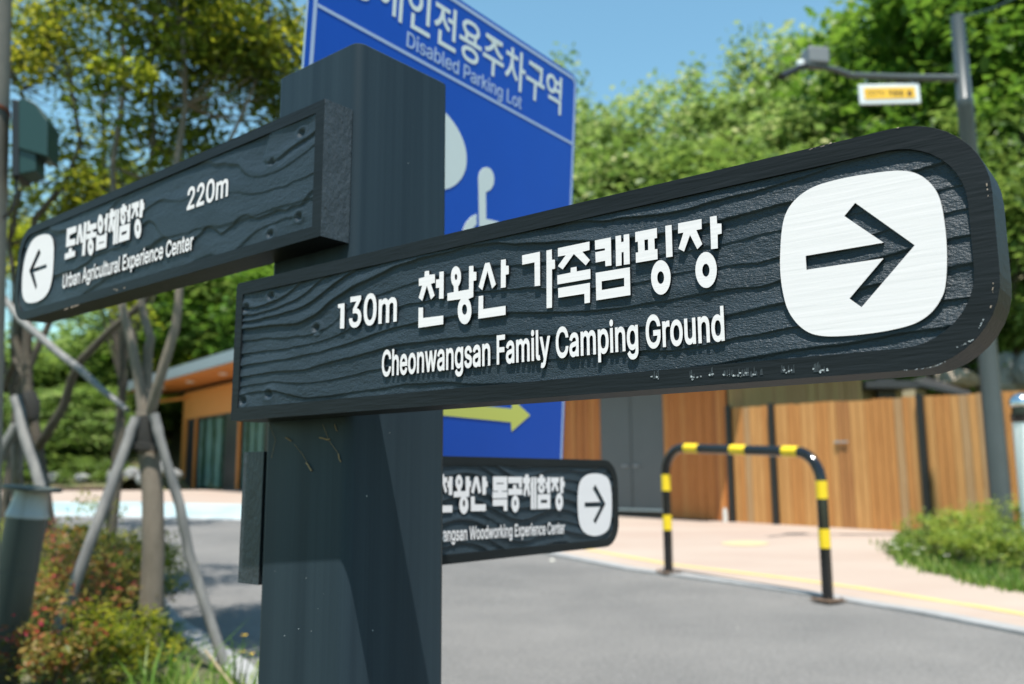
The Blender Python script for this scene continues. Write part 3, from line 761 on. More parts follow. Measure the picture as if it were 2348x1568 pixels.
def grain_fn(x0, z0, seed, nline, swoop, depth=.0028, knots=(), amp=.0020, plateau=None):
    """depth behind the front of the board for every point of the field"""
    def g(X, Z):
        x = X - x0; z = (Z - z0)
        w = vnoise(x * 4 + 3, z * 8 + 5, seed) - .5
        w2 = vnoise(x * 16 + 9, z * 26 + 2, seed + 1) - .5
        w3 = vnoise(x * 55, z * 60, seed + 2) - .5
        ph = z * nline + swoop(x, z) + w * 1.5 + w2 * .28 + w3 * .10
        for kx, kz, ks in knots:
            r2 = ((x - kx) / .05) ** 2 + ((z - kz) / .016) ** 2
            ph += ks * np.exp(-r2) * np.sign(z - kz + 1e-9) * .0 + ks * .6 * np.exp(-r2)
        t = ph - np.floor(ph)
        k = np.floor(ph).astype(int)
        band = np.random.default_rng(seed + 9).random(400)[k % 400]
        step = np.clip((t - .91) / .09, 0, 1); step = step * step * (3 - 2 * step)
        ridge = (1 - t / .91).clip(0, 1) ** 1.15 * (1 - step) + step
        local = amp * (.35 + .9 * band) * (.55 + .75 * vnoise(x * 9, z * 30, seed + 4))
        D = depth - ridge * local
        D += (vnoise(x * 24, z * 70, seed + 3) - .5) * .0008
        D += (vnoise(x * 260, z * 520, seed + 5, 512) - .5) * .0003 * (.35 + vnoise(x * 7, z * 20, seed + 8))
        D += (vnoise(x * 110, z * 330, seed + 6, 256) - .5) * .0003
        for kx, kz, ks in knots:
            r = np.hypot((x - kx) / .0045, (z - kz) / .0035)
            D += .003 * np.exp(-r * r) - .0009 * np.exp(-(r - 1.8) ** 2 * 2)
        if plateau is not None:
            D -= plateau(x, z)
        return D.clip(.0004, .0056)
    return g

outline_end = {11: -.1502, 21: -.0063, 31: 0.0}
yaw = -.0242
e1 = dL * math.cos(yaw) + dR * math.sin(yaw)
O1 = C0 - dR * .04; n1 = e1.cross(Vector((0, 0, 1)))
B = {}
inner1 = rrect(-.1385, .6015, .0795, .2082, .044, (0, 1, 1, 0))
B[1] = make_board(O1, -e1, -n1 if n1.dot(dR) < 0 else n1, rrect(-.1502, .6150, .0655, .2222, .053, (0, 1, 1, .006)), inner1, .0395, 0,
    'longest front board pointing right, lettered Cheonwangsan Family Camping Ground, 130m', (.0013, .00062), 11,
    grain_fn(-.15, .065, 11, 62, lambda x, z: -2.3 * np.exp(-((x - .30) / .17) ** 2) * ((z) / .157) ** .8 + 1.3 * np.exp(-((x - .10) / .07) ** 2) * (z > .06) * ((z - .06) / .1).clip(0, 1) - .8 * (x - .2),
             knots=((.018, .127, 2), (.062, .135, 1.5), (.018, .022, -1), (.064, .027, -1), (.14, .09, 1))))
O2 = C0 - dR * .0387
def plat(x, z):
    # a smooth raised flake of harder wood on the right half, its ragged lower edge casting a dark line
    n_ = (vnoise(x * 28, z * 3, 91) - .5) * .018 + (vnoise(x * 70, z * 9, 92) - .5) * .006
    lo = .045 + n_ + .035 * np.exp(-((x - .42) / .05) ** 2)
    lf = .40 + (vnoise(x * 3, z * 60, 93) - .5) * .03
    m1 = np.clip((z - lo) / .0016, 0, 1) * np.clip((.118 + n_ * .4 - z) / .02, 0, 1) * np.clip((x - lf) / .004, 0, 1)
    m2 = np.clip((z - (.062 + (vnoise(x * 22, z * 3, 94) - .5) * .02)) / .0016, 0, 1) * np.clip((.2 - x) / .05, 0, 1) * np.clip((.105 - z) / .01, 0, 1) * np.clip((x - .09) / .004, 0, 1)
    return .0016 * m1 + .0011 * m2
inner2 = rrect(-.7805, -.0215, .2665, .3935, .034, (1, 0, 0, 1))
B[2] = make_board(O2, -dL, dR, rrect(-.7935, -.0063, .2532, .4060, .045, (1, 0, 0, 1)), inner2, .0382, 0,
    'upper left board pointing left, lettered Urban Agricultural Experience Center, 220m', (.0022, .0010), 21,
    grain_fn(-.8, .253, 21, 17, lambda x, z: 1.1 * np.sin(x * 9) * .5 + 1.6 * np.exp(-((x - .66) / .16) ** 2) * (z / .15), knots=((.752, .125, 2), (.70, .105, 1.5), (.752, .03, -1), (.70, .02, -1), (.36, .07, .6)), amp=.0022, plateau=plat))
O3 = C0 + dL * .15
inner3 = rrect(.012, .7265, -.1025, .0205, .030, (0, 1, 1, 0))
B[3] = make_board(O3, dR, dL, rrect(.0005, .7430, -.1160, .0332, .042, (0, 1, 1, 0)), inner3, .040, 0,
    'lowest board behind the post pointing right, lettered Cheonwangsan Woodworking Experience Center', (.0024, .0010), 31,
    grain_fn(0, -.116, 31, 60, lambda x, z: .8 * np.sin(x * 13 + 1) + .5 * np.sin(x * 31), amp=.0026))

PL = {1: (O1, -e1, Vector(n1) if n1.dot(dR) > 0 else -Vector(n1)), 2: (O2, -dL, dR), 3: (O3, dR, dL)}
def tr(i, crop):
    """survey point of the photograph -> the board's own x, z"""
    x0, y0, s = crop
    O, X, n = PL[i]
    def f(p):
        r = ray((x0 + p[0] / s) / 1.745, (y0 + p[1] / s) / 1.745)
        q = r * (O.dot(n) / r.dot(n)) - O
        return (q.dot(X), q.z)
    return f
V0 = (0, 0, 1 / 1.745)
def carve(i, crop, shapes, name='letter'):
    f = tr(i, crop)
    for sh in shapes:
        slab(name, [[f(p) for p in pl] for pl in sh], -.0001, .0052, [M_white, M_frame], B[i])
A_ = (1300, 1050, 2.762)
carve(1, A_, [
 [[(1102,98),(1150,90),(1152,136),(1214,130),(1216,222),(1170,236),(1212,365),(1170,408),(1126,256),(1075,424),(1035,390),(1074,256),(1037,260),(1037,178),(1100,160)]],
 [[(1264,105),(1312,98),(1310,398),(1260,402),(1263,278),(1226,284),(1226,190),(1264,184)]],
 [[(1034,500),(1083,497),(1084,614),(1307,586),(1306,682),(1031,722)]],
 [[(1769,8),(1818,0),(1888,242),(1845,290),(1795,95),(1738,306),(1697,270)]],
 [[(1944,-28),(1998,-36),(1998,36),(2030,36),(2030,128),(1997,134),(1996,274),(1942,282)]],
 [[(1698,372),(1748,366),(1748,515),(1995,478),(1995,578),(1693,622)]],
 [[(144,462),(216,450),(212,728),(166,730),(172,502),(144,504)]],
])
def ell_arc(cx, cy, rx, ry, a0, a1, n=24):
    return [(cx + rx * math.cos(R(a0 + (a1 - a0) * k / n)), cy + ry * math.sin(R(a0 + (a1 - a0) * k / n))) for k in range(n + 1)]
carve(1, A_, [
 [ell_arc(1447,158,56,117,116,424) + [(1472,318),(1590,298),(1592,42),(1640,36),(1640,104),(1672,104),(1672,196),(1640,203),(1638,380)] + ell_arc(1542,532,76,150,-58,238) + [(1352,424),(1352,342),(1424,326)], ell(1447,160,14,34), ell(1542,520,28,58)],
])
B_ = (2050, 830, 2.609)
carve(1, B_, [
 [[(100,500),(286,462),(288,815),(232,822),(230,572),(102,598)]],
 [[(354,450),(410,438),(412,545),(442,545),(444,638),(412,645),(412,1045),(356,1052)]],
 [[(474,425),(803,356),(803,444),(728,462),(808,550),(764,604),(640,485),(524,646),(474,612),(556,498),(474,512)]],
 [[(608,630),(668,618),(670,668),(812,642),(814,744),(468,804),(468,708),(606,680)]],
 [[(476,842),(808,786),(808,992),(752,1002),(750,900),(478,942)]],
 [[(860,345),(1026,312),(1032,605),(970,614),(967,556),(868,575),(864,468),(965,448),(964,426),(862,441)]],
 [[(1075,300),(1132,290),(1134,362),(1160,358),(1160,285),(1218,276),(1224,590),(1162,598),(1160,465),(1138,468),(1138,604),(1080,614)]],
 [[(868,682),(1224,624),(1230,914),(874,970)],[(930,770),(1165,734),(1166,822),(932,862)]],
 [[(1280,258),(1506,214),(1508,318),(1480,324),(1484,436),(1512,434),(1514,540),(1288,578),(1286,472),(1312,468),(1308,356),(1282,362)],[(1376,338),(1414,332),(1416,444),(1380,450)]],
 [[(1594,192),(1660,182),(1670,512),(1604,522)]],
 [ell(1548,730,102,180),ell(1546,732,36,66)],
 [[(1728,166),(1972,120),(1974,224),(1918,236),(1980,382),(1928,436),(1852,286),(1790,460),(1732,430),(1784,262),(1728,272)]],
 [[(2060,98),(2130,86),(2134,168),(2180,168),(2182,272),(2140,282),(2142,426),(2072,436)]],
 [ell(2020,652,112,188),ell(2018,655,38,68)],
])
carve(1, (3050, 450, 1.3633), [[chaikin([(95,790),(103,640),(125,545),(180,468),(270,405),(400,366),(560,336),(740,313),(840,328),(915,380),(965,455),(988,560),(1002,680),(1007,800),(1001,930),(985,1000),(935,1080),(870,1133),(790,1168),(620,1203),(400,1224),(290,1216),(230,1190),(175,1140),(130,1065),(106,960),(96,870)]),
   [(505,493),(830,724),(540,1062),(474,1015),(660,795),(240,858),(235,782),(660,710),(446,565)]]], 'arrow_panel')
L_ = (200, 760, 4.612)
carve(2, L_, [
 [[(315,715),(490,660),(485,775),(362,835),(358,918),(470,895),(468,1010),(295,1058)]],
 [[(350,1080),(405,1068),(405,1130),(465,1118),(460,1220),(272,1288),(275,1180),(345,1150)]],
 [[(532,640),(580,630),(608,950),(565,990),(543,800),(522,1008),(482,998)]],
 [[(628,600),(680,590),(645,1205),(590,1215)]],
 [[(692,575),(738,565),(738,640),(860,602),(860,708),(688,775)]],
 [[(750,755),(795,742),(795,785),(862,768),(852,862),(668,920),(672,818),(748,795)]],
 [ell(750,1050,55,158),ell(750,1045,13,45)],
 [ell(930,628,52,178),ell(930,625,14,50)],
 [[(1030,440),(1075,430),(1052,755),(1008,762),(1018,645),(1000,640),(1000,530),(1026,520)]],
 [[(860,830),(905,828),(905,852),(1010,820),(1010,785),(1052,785),(1038,1058),(845,1125)],[(900,975),(1000,945),(1000,965),(900,998)]],
 [[(1118,355),(1168,345),(1170,390),(1195,380),(1192,492),(1160,505),(1178,735),(1140,778),(1130,620),(1112,790),(1070,760),(1110,520),(1085,530),(1088,430),(1116,415)]],
 [[(1200,365),(1233,360),(1205,995),(1160,1010),(1178,640),(1175,560),(1197,520)]],
 [[(1243,355),(1280,350),(1250,985),(1212,993)]],
 [[(1335,265),(1385,260),(1385,300),(1420,290),(1418,400),(1296,440),(1296,335),(1335,320)]],
 [ell(1347,520,48,125),ell(1350,500,13,45)],
 [[(1455,270),(1492,262),(1478,585),(1430,592),(1436,485),(1420,480),(1422,375),(1450,365)]],
 [[(1285,672),(1478,612),(1465,910),(1262,975)],[(1325,780),(1420,750),(1410,805),(1318,840)]],
 [[(1508,250),(1645,205),(1642,320),(1610,335),(1635,475),(1590,505),(1572,375),(1525,535),(1495,515),(1550,345),(1508,345)]],
 [[(1665,185),(1718,172),(1718,235),(1740,240),(1735,360),(1712,370),(1700,505),(1645,515)]],
 [ell(1620,712,62,183),ell(1620,705,16,62)],
])
carve(2, (0, 900, 1.677), [[chaikin([(147,430),(150,330),(165,230),(190,150),(228,86),(290,60),(332,63),(354,90),(362,150),(359,250),(352,350),(335,430),(300,487),(250,517),(200,526),(170,517),(152,480)]),
   [(262,158),(274,188),(225,292),(313,262),(313,288),(226,318),(249,408),(240,435),(196,308)]]], 'arrow_panel')
T_ = (1750, 1850, 4.269)
carve(3, T_, [
 [[(60,200),(110,200),(110,250),(165,250),(165,340),(125,345),(162,490),(130,525),(88,370),(45,530),(10,500),(55,345),(0,345),(0,250),(60,250)]],
 [[(192,240),(255,240),(250,555),(190,555),(190,430),(168,430),(168,315),(192,315)]],
 [[(0,580),(50,580),(50,735),(250,732),(250,850),(0,855)]],
 [ell_arc(366,340,60,130,118,422) + [(396,490),(478,488),(480,240),(545,240),(545,310),(570,315),(570,415),(545,420),(540,585)] + ell_arc(448,722,78,158,-58,238) + [(275,595),(275,495),(338,492)],ell(366,330,15,42),ell(450,695,20,58)],
 [[(635,240),(690,240),(745,500),(700,535),(658,350),(615,540),(570,500)]],
 [[(762,242),(828,242),(828,315),(852,318),(852,415),(828,420),(825,548),(765,550)]],
 [[(568,580),(632,580),(634,715),(824,712),(824,828),(568,832)]],
 [[(945,240),(1190,240),(1188,480),(1095,485),(1095,500),(1192,500),(1192,608),(938,612),(938,500),(1032,500),(1032,485),(945,482)],[(1000,350),(1128,348),(1128,368),(1000,370)]],
 [[(942,630),(1190,625),(1190,825),(1130,828),(1128,738),(942,742)]],
 [[(1205,245),(1440,245),(1440,428),(1388,430),(1385,352),(1205,355)]],
 [[(1288,380),(1345,380),(1345,445),(1445,448),(1445,550),(1205,555),(1205,450),(1288,448)]],
 [ell(1326,705,66,146),ell(1326,690,16,50)],
 [[(1495,205),(1552,205),(1552,258),(1582,258),(1582,350),(1558,360),(1582,540),(1550,585),(1522,430),(1495,580),(1460,550),(1490,360),(1455,352),(1455,255),(1495,250)]],
 [[(1600,250),(1638,250),(1638,798),(1592,798),(1592,445),(1586,440),(1586,350),(1597,345)]],
 [[(1647,248),(1688,248),(1688,798),(1647,798)]],
 [[(1745,210),(1800,210),(1800,260),(1842,260),(1842,352),(1700,354),(1700,262),(1745,258)]],
 [ell(1772,440,60,90),ell(1772,425,14,34)],
 [[(1870,250),(1925,250),(1925,525),(1868,525),(1868,445),(1845,440),(1845,340),(1868,335)]],
 [[(1705,545),(1925,540),(1925,785),(1705,795)],[(1762,638),(1870,636),(1870,690),(1762,692)]],
 [[(1935,255),(2070,255),(2070,340),(2035,350),(2070,470),(2040,505),(2000,395),(1970,505),(1938,470),(1975,350),(1935,345)]],
 [[(2092,250),(2145,250),(2145,320),(2168,322),(2168,410),(2145,415),(2145,525),(2092,525)]],
 [ell(2078,672,64,150),ell(2076,662,15,48)],
])
carve(3, (1700, 1500, 1.677), [[chaikin([(1022,850),(1026,760),(1042,705),(1078,670),(1130,658),(1192,666),(1228,690),(1246,740),(1254,860),(1249,960),(1237,1022),(1212,1058),(1150,1083),(1090,1073),(1048,1038),(1028,970)]),
   [(1142,735),(1210,865),(1142,1000),(1128,978),(1175,885),(1070,887),(1070,855),(1175,852),(1124,762)]]], 'arrow_panel')
def line_on(i, text, pa, pb, ia, ib, caph, bold, track=0):
    f = tr(i, V0)
    letters(text, caph, [M_white, M_frame], B[i], -.0001, .0052, bold, (ia, f(pa)), (ib, f(pb)), track=track)
t1 = 'Cheonwangsan Family Camping Ground'
line_on(1, t1, (874, 862), (1664, 778), 0, len(t1), .0236, .017, .004)
line_on(1, '30m', (798, 750), (912, 734), 0, 3, .0292, .022, .0)
t2 = 'Urban Agricultural Experience Center'
line_on(2, t2, (142, 661), (442, 571), 0, len(t2), .0205, .016, .004)
line_on(2, '220m', (426, 482), (524, 447), 0, 4, .0275, .016)
t3 = 'Cheonwangsan Woodworking Experience Center'
line_on(3, t3, (1076, 1236.5), (1294.5, 1222), 13, len(t3), .0176, .016, .004)

# screws through the boards into the post
def screw(i, x, z, y=.004):
    mb = MB()
    prof = [(.0048, .0), (.0048, -.001), (.0036, -.0022), (.0012, -.0022)]
    vs, fs = [], []
    n = 14
    for r, d in prof:
        for k in range(n):
            a = 2 * math.pi * k / n
            vs.append((x + r * math.cos(a), y + d, z + r * math.sin(a)))
    for q in range(len(prof) - 1):
        for k in range(n):
            fs.append((q * n + k, q * n + (k + 1) % n, (q + 1) * n + (k + 1) % n, (q + 1) * n + k))
    c = len(vs); vs.append((x, y + .0004, z))
    for k in range(n): fs.append((3 * n + k, 3 * n + (k + 1) % n, c))
    mb.add(vs, fs).build('screw', M_screw, B[i], smooth=True)
for p in ((570, 686), (626, 668), (566, 884), (626, 875)):
    screw(1, *tr(1, V0)(p), .005)
for p in ((697, 294), (578, 345), (694, 485), (583, 520)):
    screw(2, *tr(2, V0)(p), .006)
# chips of bare paint along the lower rail and edges of the boards
M_chip = mat('chipped paint', (.50, .53, .55), .8, col2=(.05, .06, .07), scale=700, detail=2)
M_smear = mat('rubbed paint', (.035, .045, .052), .6, col2=(.012, .016, .02), scale=500, detail=2)
M_chip2 = mat('bare wood chip', (.42, .33, .26), .85, var=.3, scale=300)
f1 = tr(1, (2500, 1400, 1.1736)); f1b = tr(1, (3050, 450, 1.3633)); f2c = tr(2, (0, 900, 1.677))
def chips(i, pts, m, n=7, r=.0011, yy=-.00035, name='paint_chip'):
    mb = MB()
    for (x, z, sx, sz, cnt) in pts:
        for _ in range(cnt):
            cx, cz = x + random.gauss(0, sx), z + random.gauss(0, sz)
            rr = r * random.uniform(.25, 1.0)
            ring = [(cx + rr * random.uniform(.6, 1.3) * math.cos(2 * math.pi * k / n), yy, cz + rr * random.uniform(.5, 1.1) * math.sin(2 * math.pi * k / n)) for k in range(n)]
            back = [(a, yy + .0006, c) for a, b, c in ring]
            mb.add(ring + back, [tuple(range(n))] + [(k, (k + 1) % n, n + (k + 1) % n, n + k) for k in range(n)])
    mb.build(name, m, B[i])['kind'] = 'stuff'
q = []
for (px, py, n_) in ((140, 130, 6), (330, 125, 10), (400, 118, 7), (480, 115, 7), (515, 118, 7), (545, 118, 5), (575, 115, 7), (615, 113, 5), (745, 100, 4), (785, 102, 5), (915, 95, 6), (940, 100, 7)):
    x, z = f1((px, py)); q.append((x, z, .0022, .0007, n_))
chips(1, [(x, z, sx, sz, max(2, n_ * 2 // 3)) for x, z, sx, sz, n_ in q], M_chip, r=.0010)
sm = MB()
for x, z, sx, sz, n_ in q[:12]:
    for _ in range(3):
        a = x + random.gauss(0, sx); w_ = random.uniform(.0004, .0012); h_ = random.uniform(.002, .006)
        sm.add([(a - w_, -.0003, z - .001), (a + w_, -.0003, z - .001), (a + w_ * .6, -.0003, z + h_), (a - w_ * .5, -.0003, z + h_ * .8)], [(0, 1, 2, 3)])
sm.build('rubbed_mark', M_smear, B[1])['kind'] = 'stuff'
def worn_edge(i, crop, runs, m, name='worn_edge'):
    f = tr(i, crop); mb = MB()
    for pts, prob, wmax in runs:
        q_ = [f(p) for p in pts]
        for (xa, za), (xb, zb_) in zip(q_[:-1], q_[1:]):
            L = math.hypot(xb - xa, zb_ - za); n_ = max(1, int(L / .0011))
            tx, tz = (xb - xa) / L, (zb_ - za) / L
            for k in range(n_):
                if random.random() > prob: continue
                t0 = (k + random.random() * .5) / n_; t1 = t0 + random.uniform(.5, 1.3) / n_
                w0, w1 = random.uniform(.0001, wmax), random.uniform(.0001, wmax)
                o_ = random.uniform(-.0002, .0003)
                p0_ = (xa + (xb - xa) * t0 - tz * o_, za + (zb_ - za) * t0 + tx * o_); p1_ = (xa + (xb - xa) * t1 - tz * o_, za + (zb_ - za) * t1 + tx * o_)
                mb.add([(p0_[0], -.0003, p0_[1]), (p1_[0], -.0003, p1_[1]), (p1_[0] - tz * w1, -.0003, p1_[1] + tx * w1), (p0_[0] - tz * w0, -.0003, p0_[1] + tx * w0)], [(0, 1, 2, 3)])
    mb.build(name, m, B[i])['kind'] = 'stuff'
K1 = (3050, 450, 1.3633)
worn_edge(1, K1, [([(760, 1409), (850, 1404), (940, 1386), (1000, 1362)], .75, .0007), ([(1060, 1285), (1110, 1262), (1150, 1240)], .8, .0010), ([(1175, 1190), (1215, 1120)], .6, .0007)], M_chip)
worn_edge(1, K1, [([(695, 95), (750, 82)], .7, .0006), ([(355, 176), (400, 163)], .8, .0008), ([(1215, 365), (1232, 470)], .6, .0006), ([(1246, 1080), (1262, 930)], .5, .0006), ([(250, 205), (340, 182)], .3, .0004)], M_chip2)
q = []
for (px, py, n_) in ((500, 545, 12), (440, 565, 6), (765, 436, 2), (795, 435, 3)):
    x, z = f2c((px, py)); q.append((x, z, .006, .0006, n_))
chips(2, q, M_chip2, r=.0014)
# cobwebs and dry bits caught on the post below the front board
def debris():
    mb = MB()
    O, X, n = C0, -dL, dR
    def f(px, py):
        r = ray((900 + px / 1.269) / 1.745, (1500 + py / 1.269) / 1.745)
        return r * (O.dot(n) / r.dot(n)) - dR * .0012
    for pts, rr in (([(312, 318), (325, 325), (340, 336)], .0007), ([(415, 445), (425, 455), (440, 480), (445, 486)], .0010), ([(580, 400), (583, 425), (592, 440)], .0007),
                    ([(484, 318), (505, 322), (520, 328), (536, 326)], .0008), ([(355, 350), (395, 400), (420, 440)], .0002), ([(560, 250), (570, 280), (575, 284)], .0004), ([(500, 250), (530, 330), (580, 400)], .0002), ([(230, 250), (260, 330), (240, 420)], .0002)):
        mb.tube([INV @ f(*p) for p in pts], rr, 5)
    mb.build('cobweb_debris', M_web, sp_)
debris()
# flecks of dust and pollen stuck to the post
def specks():
    mb = MB(); rr = random.Random(12)
    for _ in range(34):
        face = rr.random() < .55
        z = rr.uniform(.35, 1.3); t = rr.uniform(-.06, .06); r = rr.uniform(.0003, .0008)
        if face: c, a, b = Vector((t, -.0752, z)), Vector((r, 0, 0)), Vector((0, 0, r))
        else: c, a, b = Vector((.0752, t, z)), Vector((0, r, 0)), Vector((0, 0, r))
        mb.add([c - a, c - b, c + a, c + b * rr.uniform(.7, 1.6)], [(0, 1, 2, 3)])
    mb.build('dust_speck', mat('pale dust', (.35, .37, .38), .9), sp_)['kind'] = 'stuff'
specks()

# ------------------------------------------------------------ blue parking sign
M_sblue = mat('blue sign sheeting', (.007, .068, .40), .35, spec=.2, var=.06, scale=2)
M_sref = mat('reflective letters', (.60, .64, .63), .4)
M_sref2 = mat('reflective line', (.34, .42, .60), .4)
M_syel = mat('reflective yellow arrow', (.60, .58, .12), .4)
M_alu = mat('aluminium edge', (.45, .5, .55), .35, metal=.6)
M_steel = mat('galvanised steel', (.4, .42, .44), .4, metal=.7)
Sx = Vector((.59648, .80261, .0060)).normalized()
Sz = Vector((.0492, -.0440, .9978)).normalized()
Sz = (Sz - Sx * Sz.dot(Sx)).normalized()
Sy = Sz.cross(Sx).normalized()
SO = P(1322, 190, 1.87)
def sq(u, v):
    r = ray(u, v)
    q_ = r * (SO.dot(Sy) / r.dot(Sy)) - SO
    return (q_.dot(Sx), q_.dot(Sz))
sxr = sq(1322, 190)[0]; sxl = sq(700, 100)[0]; szt = sq(1200, 95.5)[1]; szb = szt - .98
psign = empty('parking_sign', (0, 0, 0), 'large blue sign with white Korean lettering, Disabled Parking Lot, wheelchair symbol and yellow arrow', 'sign')
Sm = Matrix(((Sx.x, Sy.x, Sz.x, SO.x), (Sx.y, Sy.y, Sz.y, SO.y), (Sx.z, Sy.z, Sz.z, SO.z), (0, 0, 0, 1)))
psign.matrix_world = Sm
slab('panel', [rrect(sxl, sxr, szb, szt, .022, n=8)], .0, .005, [M_sblue, M_alu], psign)
slab('border_line', [rrect(sxl + .010, sxr - .0035, szb + .006, szt - .0055, .019, n=8), rrect(sxl + .017, sxr - .0095, szb + .012, szt - .0125, .013, n=8)], -.0006, .001, [M_sref2], psign)
da, db = sq(859.6, 83), sq(1295, 321)
dz = (da[1] + db[1]) / 2
slab('divider_line', [[(sxl + .018, dz - .003), (sxr - .0105, dz - .003), (sxr - .0105, dz + .003), (sxl + .018, dz + .003)]], -.0006, .001, [M_sref2], psign)
fS = lambda x, y: sq((1500 + x / 2.762) / 1.745, (y / 2.762) / 1.745)
kr = '장애인전용주차구역'
zb_ = fS(2040, 1262)[1]; zt_ = fS(2050, 880)[1]
letters(kr, (zt_ - zb_), [M_sref], psign, -.0007, .001, .012, (2, (fS(335, 100)[0], zb_ + .006)), (9, (fS(2085, 1000)[0], zb_ + .006)), cap=.86)
p0, p1 = fS(335, 502), fS(1615, 1212)
letters('Disabled Parking Lot', (fS(1445, 975)[1] - fS(1437, 1116)[1]), [M_sref2], psign, -.0007, .001, .006, (0, (p0[0], (p0[1] + p1[1]) / 2)), (20, (p1[0], (p0[1] + p1[1]) / 2)))
fP = lambda x, y: sq((1000 + x / 1.677) / 1.745, (y / 1.677) / 1.745)
def pslab(name, pls, m=M_sref):
    slab(name, [[fP(*p) for p in pl] for pl in pls], -.0007, .001, [m], psign)
bx, bz = fP(1452, 1070)
tz, lz = fP(1330, 742)[1], fP(1325, 1318)[1]
# the big P whose bowl shows beside the post
cz_ = (tz + lz) / 2; hr = (tz - lz) / 2 * 1.02
bowl = [(bx - .12 + .12 * math.sin(a), cz_ + hr * math.cos(a)) for a in np.linspace(0, math.pi, 24)]
slab('parking_letter', [[(bx - .22, cz_ + hr)] + bowl + [(bx - .17, cz_ - hr), (bx - .17, cz_ - hr - .12), (bx - .22, cz_ - hr - .12)], [(bx - .17, cz_ + hr * .45), (bx - .12, cz_ + hr * .45), (bx - .075, cz_), (bx - .12, cz_ - hr * .45), (bx - .17, cz_ - hr * .45)]], -.0007, .001, [M_sref], psign)
pslab('wheelchair_symbol', [[(1530, 1195)] + [(1583 + 53 * math.cos(R(a)), 1203 + 82 * math.sin(R(a))) for a in range(185, 455, 15)] + [(1580, 1290), (1582, 1468), (1665, 1487), (1720, 1640), (1672, 1625), (1640, 1530), (1536, 1520)]])
pslab('wheelchair_symbol', [[(1518, 1435), (1480, 1455), (1445, 1495), (1425, 1545), (1412, 1610), (1430, 1700), (1490, 1760), (1580, 1770), (1650, 1740), (1640, 1690), (1575, 1715), (1510, 1700), (1465, 1650), (1460, 1600), (1480, 1545), (1518, 1505)]])
slab('arrow', [[sq(*p) for p in [(1000, 921), (1173, 937), (1174, 914), (1214.5, 952), (1172, 989.5), (1170.7, 968), (1041, 955), (1000, 951)]]], -.0007, .001, [M_syel], psign)
for k in (.20, .42):
    x = sxl + (sxr - sxl) * k
    zfoot = (-.85 - SO.z) / 1.0
    MB().tube([(x, .034, zfoot), (x, .034, szt - .06)], .022, 14).build('pole', M_steel, psign, smooth=True)
for k in (.12, .62):
    z = szt - (szt - szb) * (k + .1)
    MB().box(((sxl + sxr) / 2, .0085, z), (sxr - sxl - .06, .006, .035)).build('bracket', M_alu, psign)

# ------------------------------------------------------------ barrier
M_black = mat('black gloss paint', (.008, .008, .009), .12, spec=.6)
M_yel = mat('yellow band', (.75, .52, .012), .4, var=.05, scale=30)
M_plate = mat('rusty base plate', (.05, .045, .04), .7, col2=(.16, .09, .05), scale=40)
a0 = G(1533, 1313, .02); a1 = G(1898, 1377, .02)
arch = empty('barrier', a0, 'black and yellow banded hoop barrier standing at the pavement kerb', 'barrier')
bv = a1 - a0
hdir = Vector((bv.x, bv.y, 0)); Lh = hdir.length; hdir.normalize()
za, zb2 = P(1545, 1029, a0.y).z - a0.z, P(1880, 1033, a1.y).z - a0.z
rb = .22
def arch_path():
    pts = [Vector((0, 0, 0)), Vector((0, 0, za - rb))]
    for k in range(1, 8):
        a = R(90 * k / 8)
        pts.append(Vector((0, 0, za - rb)) + hdir * (rb - rb * math.cos(a)) + Vector((0, 0, rb * math.sin(a))))
    pts.append(hdir * rb + Vector((0, 0, za)))
    pts.append(hdir * (Lh - rb) + Vector((0, 0, zb2)))
    for k in range(1, 8):
        a = R(90 * k / 8)
        pts.append(hdir * (Lh - rb + rb * math.sin(a)) + Vector((0, 0, zb2 - rb + rb * math.cos(a))))
    pts.append(hdir * Lh + Vector((0, 0, zb2 - rb)))
    pts.append(hdir * Lh + Vector((0, 0, bv.z)))
    return pts
tr_ = .038
MB().tube(arch_path(), tr_, 20).build('tube', M_black, arch, smooth=True)
def band(pa, pb):
    MB().tube([pa, pb], tr_ + .0012, 20).build('yellow_band', M_yel, arch, smooth=True)
for (v0_, v1_) in ((1088, 1125), (1180, 1215)):
    band(Vector((0, 0, P(1533, v0_, a0.y).z - a0.z)), Vector((0, 0, P(1533, v1_, a0.y).z - a0.z)))
for (v0_, v1_) in ((1102, 1143), (1212, 1256)):
    q0 = hdir * Lh
    band(q0 + Vector((0, 0, P(1898, v0_, a1.y).z - a0.z)), q0 + Vector((0, 0, P(1898, v1_, a1.y).z - a0.z)))
def on_top(u):
    # where the line of sight crosses the upright plane of the hoop
    r = ray(u, 1025); n = Vector((hdir.y, -hdir.x, 0))
    q_ = r * (a0.dot(n) / r.dot(n)) - a0
    t = Vector((q_.x, q_.y, 0)).dot(hdir)
    return hdir * t + Vector((0, 0, za + (zb2 - za) * (t - rb) / (Lh - 2 * rb)))
for ua, ub in ((1572, 1603), (1677, 1712), (1796, 1831)):
    band(on_top(ua), on_top(ub))
for q0 in (Vector((0, 0, 0)), hdir * Lh + Vector((0, 0, bv.z))):
    ang = Matrix.Rotation(math.atan2(hdir.y, hdir.x), 3, 'Z')
    pl = MB().box(q0 + Vector((0, 0, .006)), (.17, .17, .012), ang).build('base_plate', M_plate, arch, bevel=.003)
    for sx in (-1, 1):
        for sy in (-1, 1):
            c = q0 + ang @ Vector((sx * .062, sy * .062, 0))
            MB().tube([c + Vector((0, 0, .012)), c + Vector((0, 0, .026))], .010, 6).build('bolt', M_plate, pl)

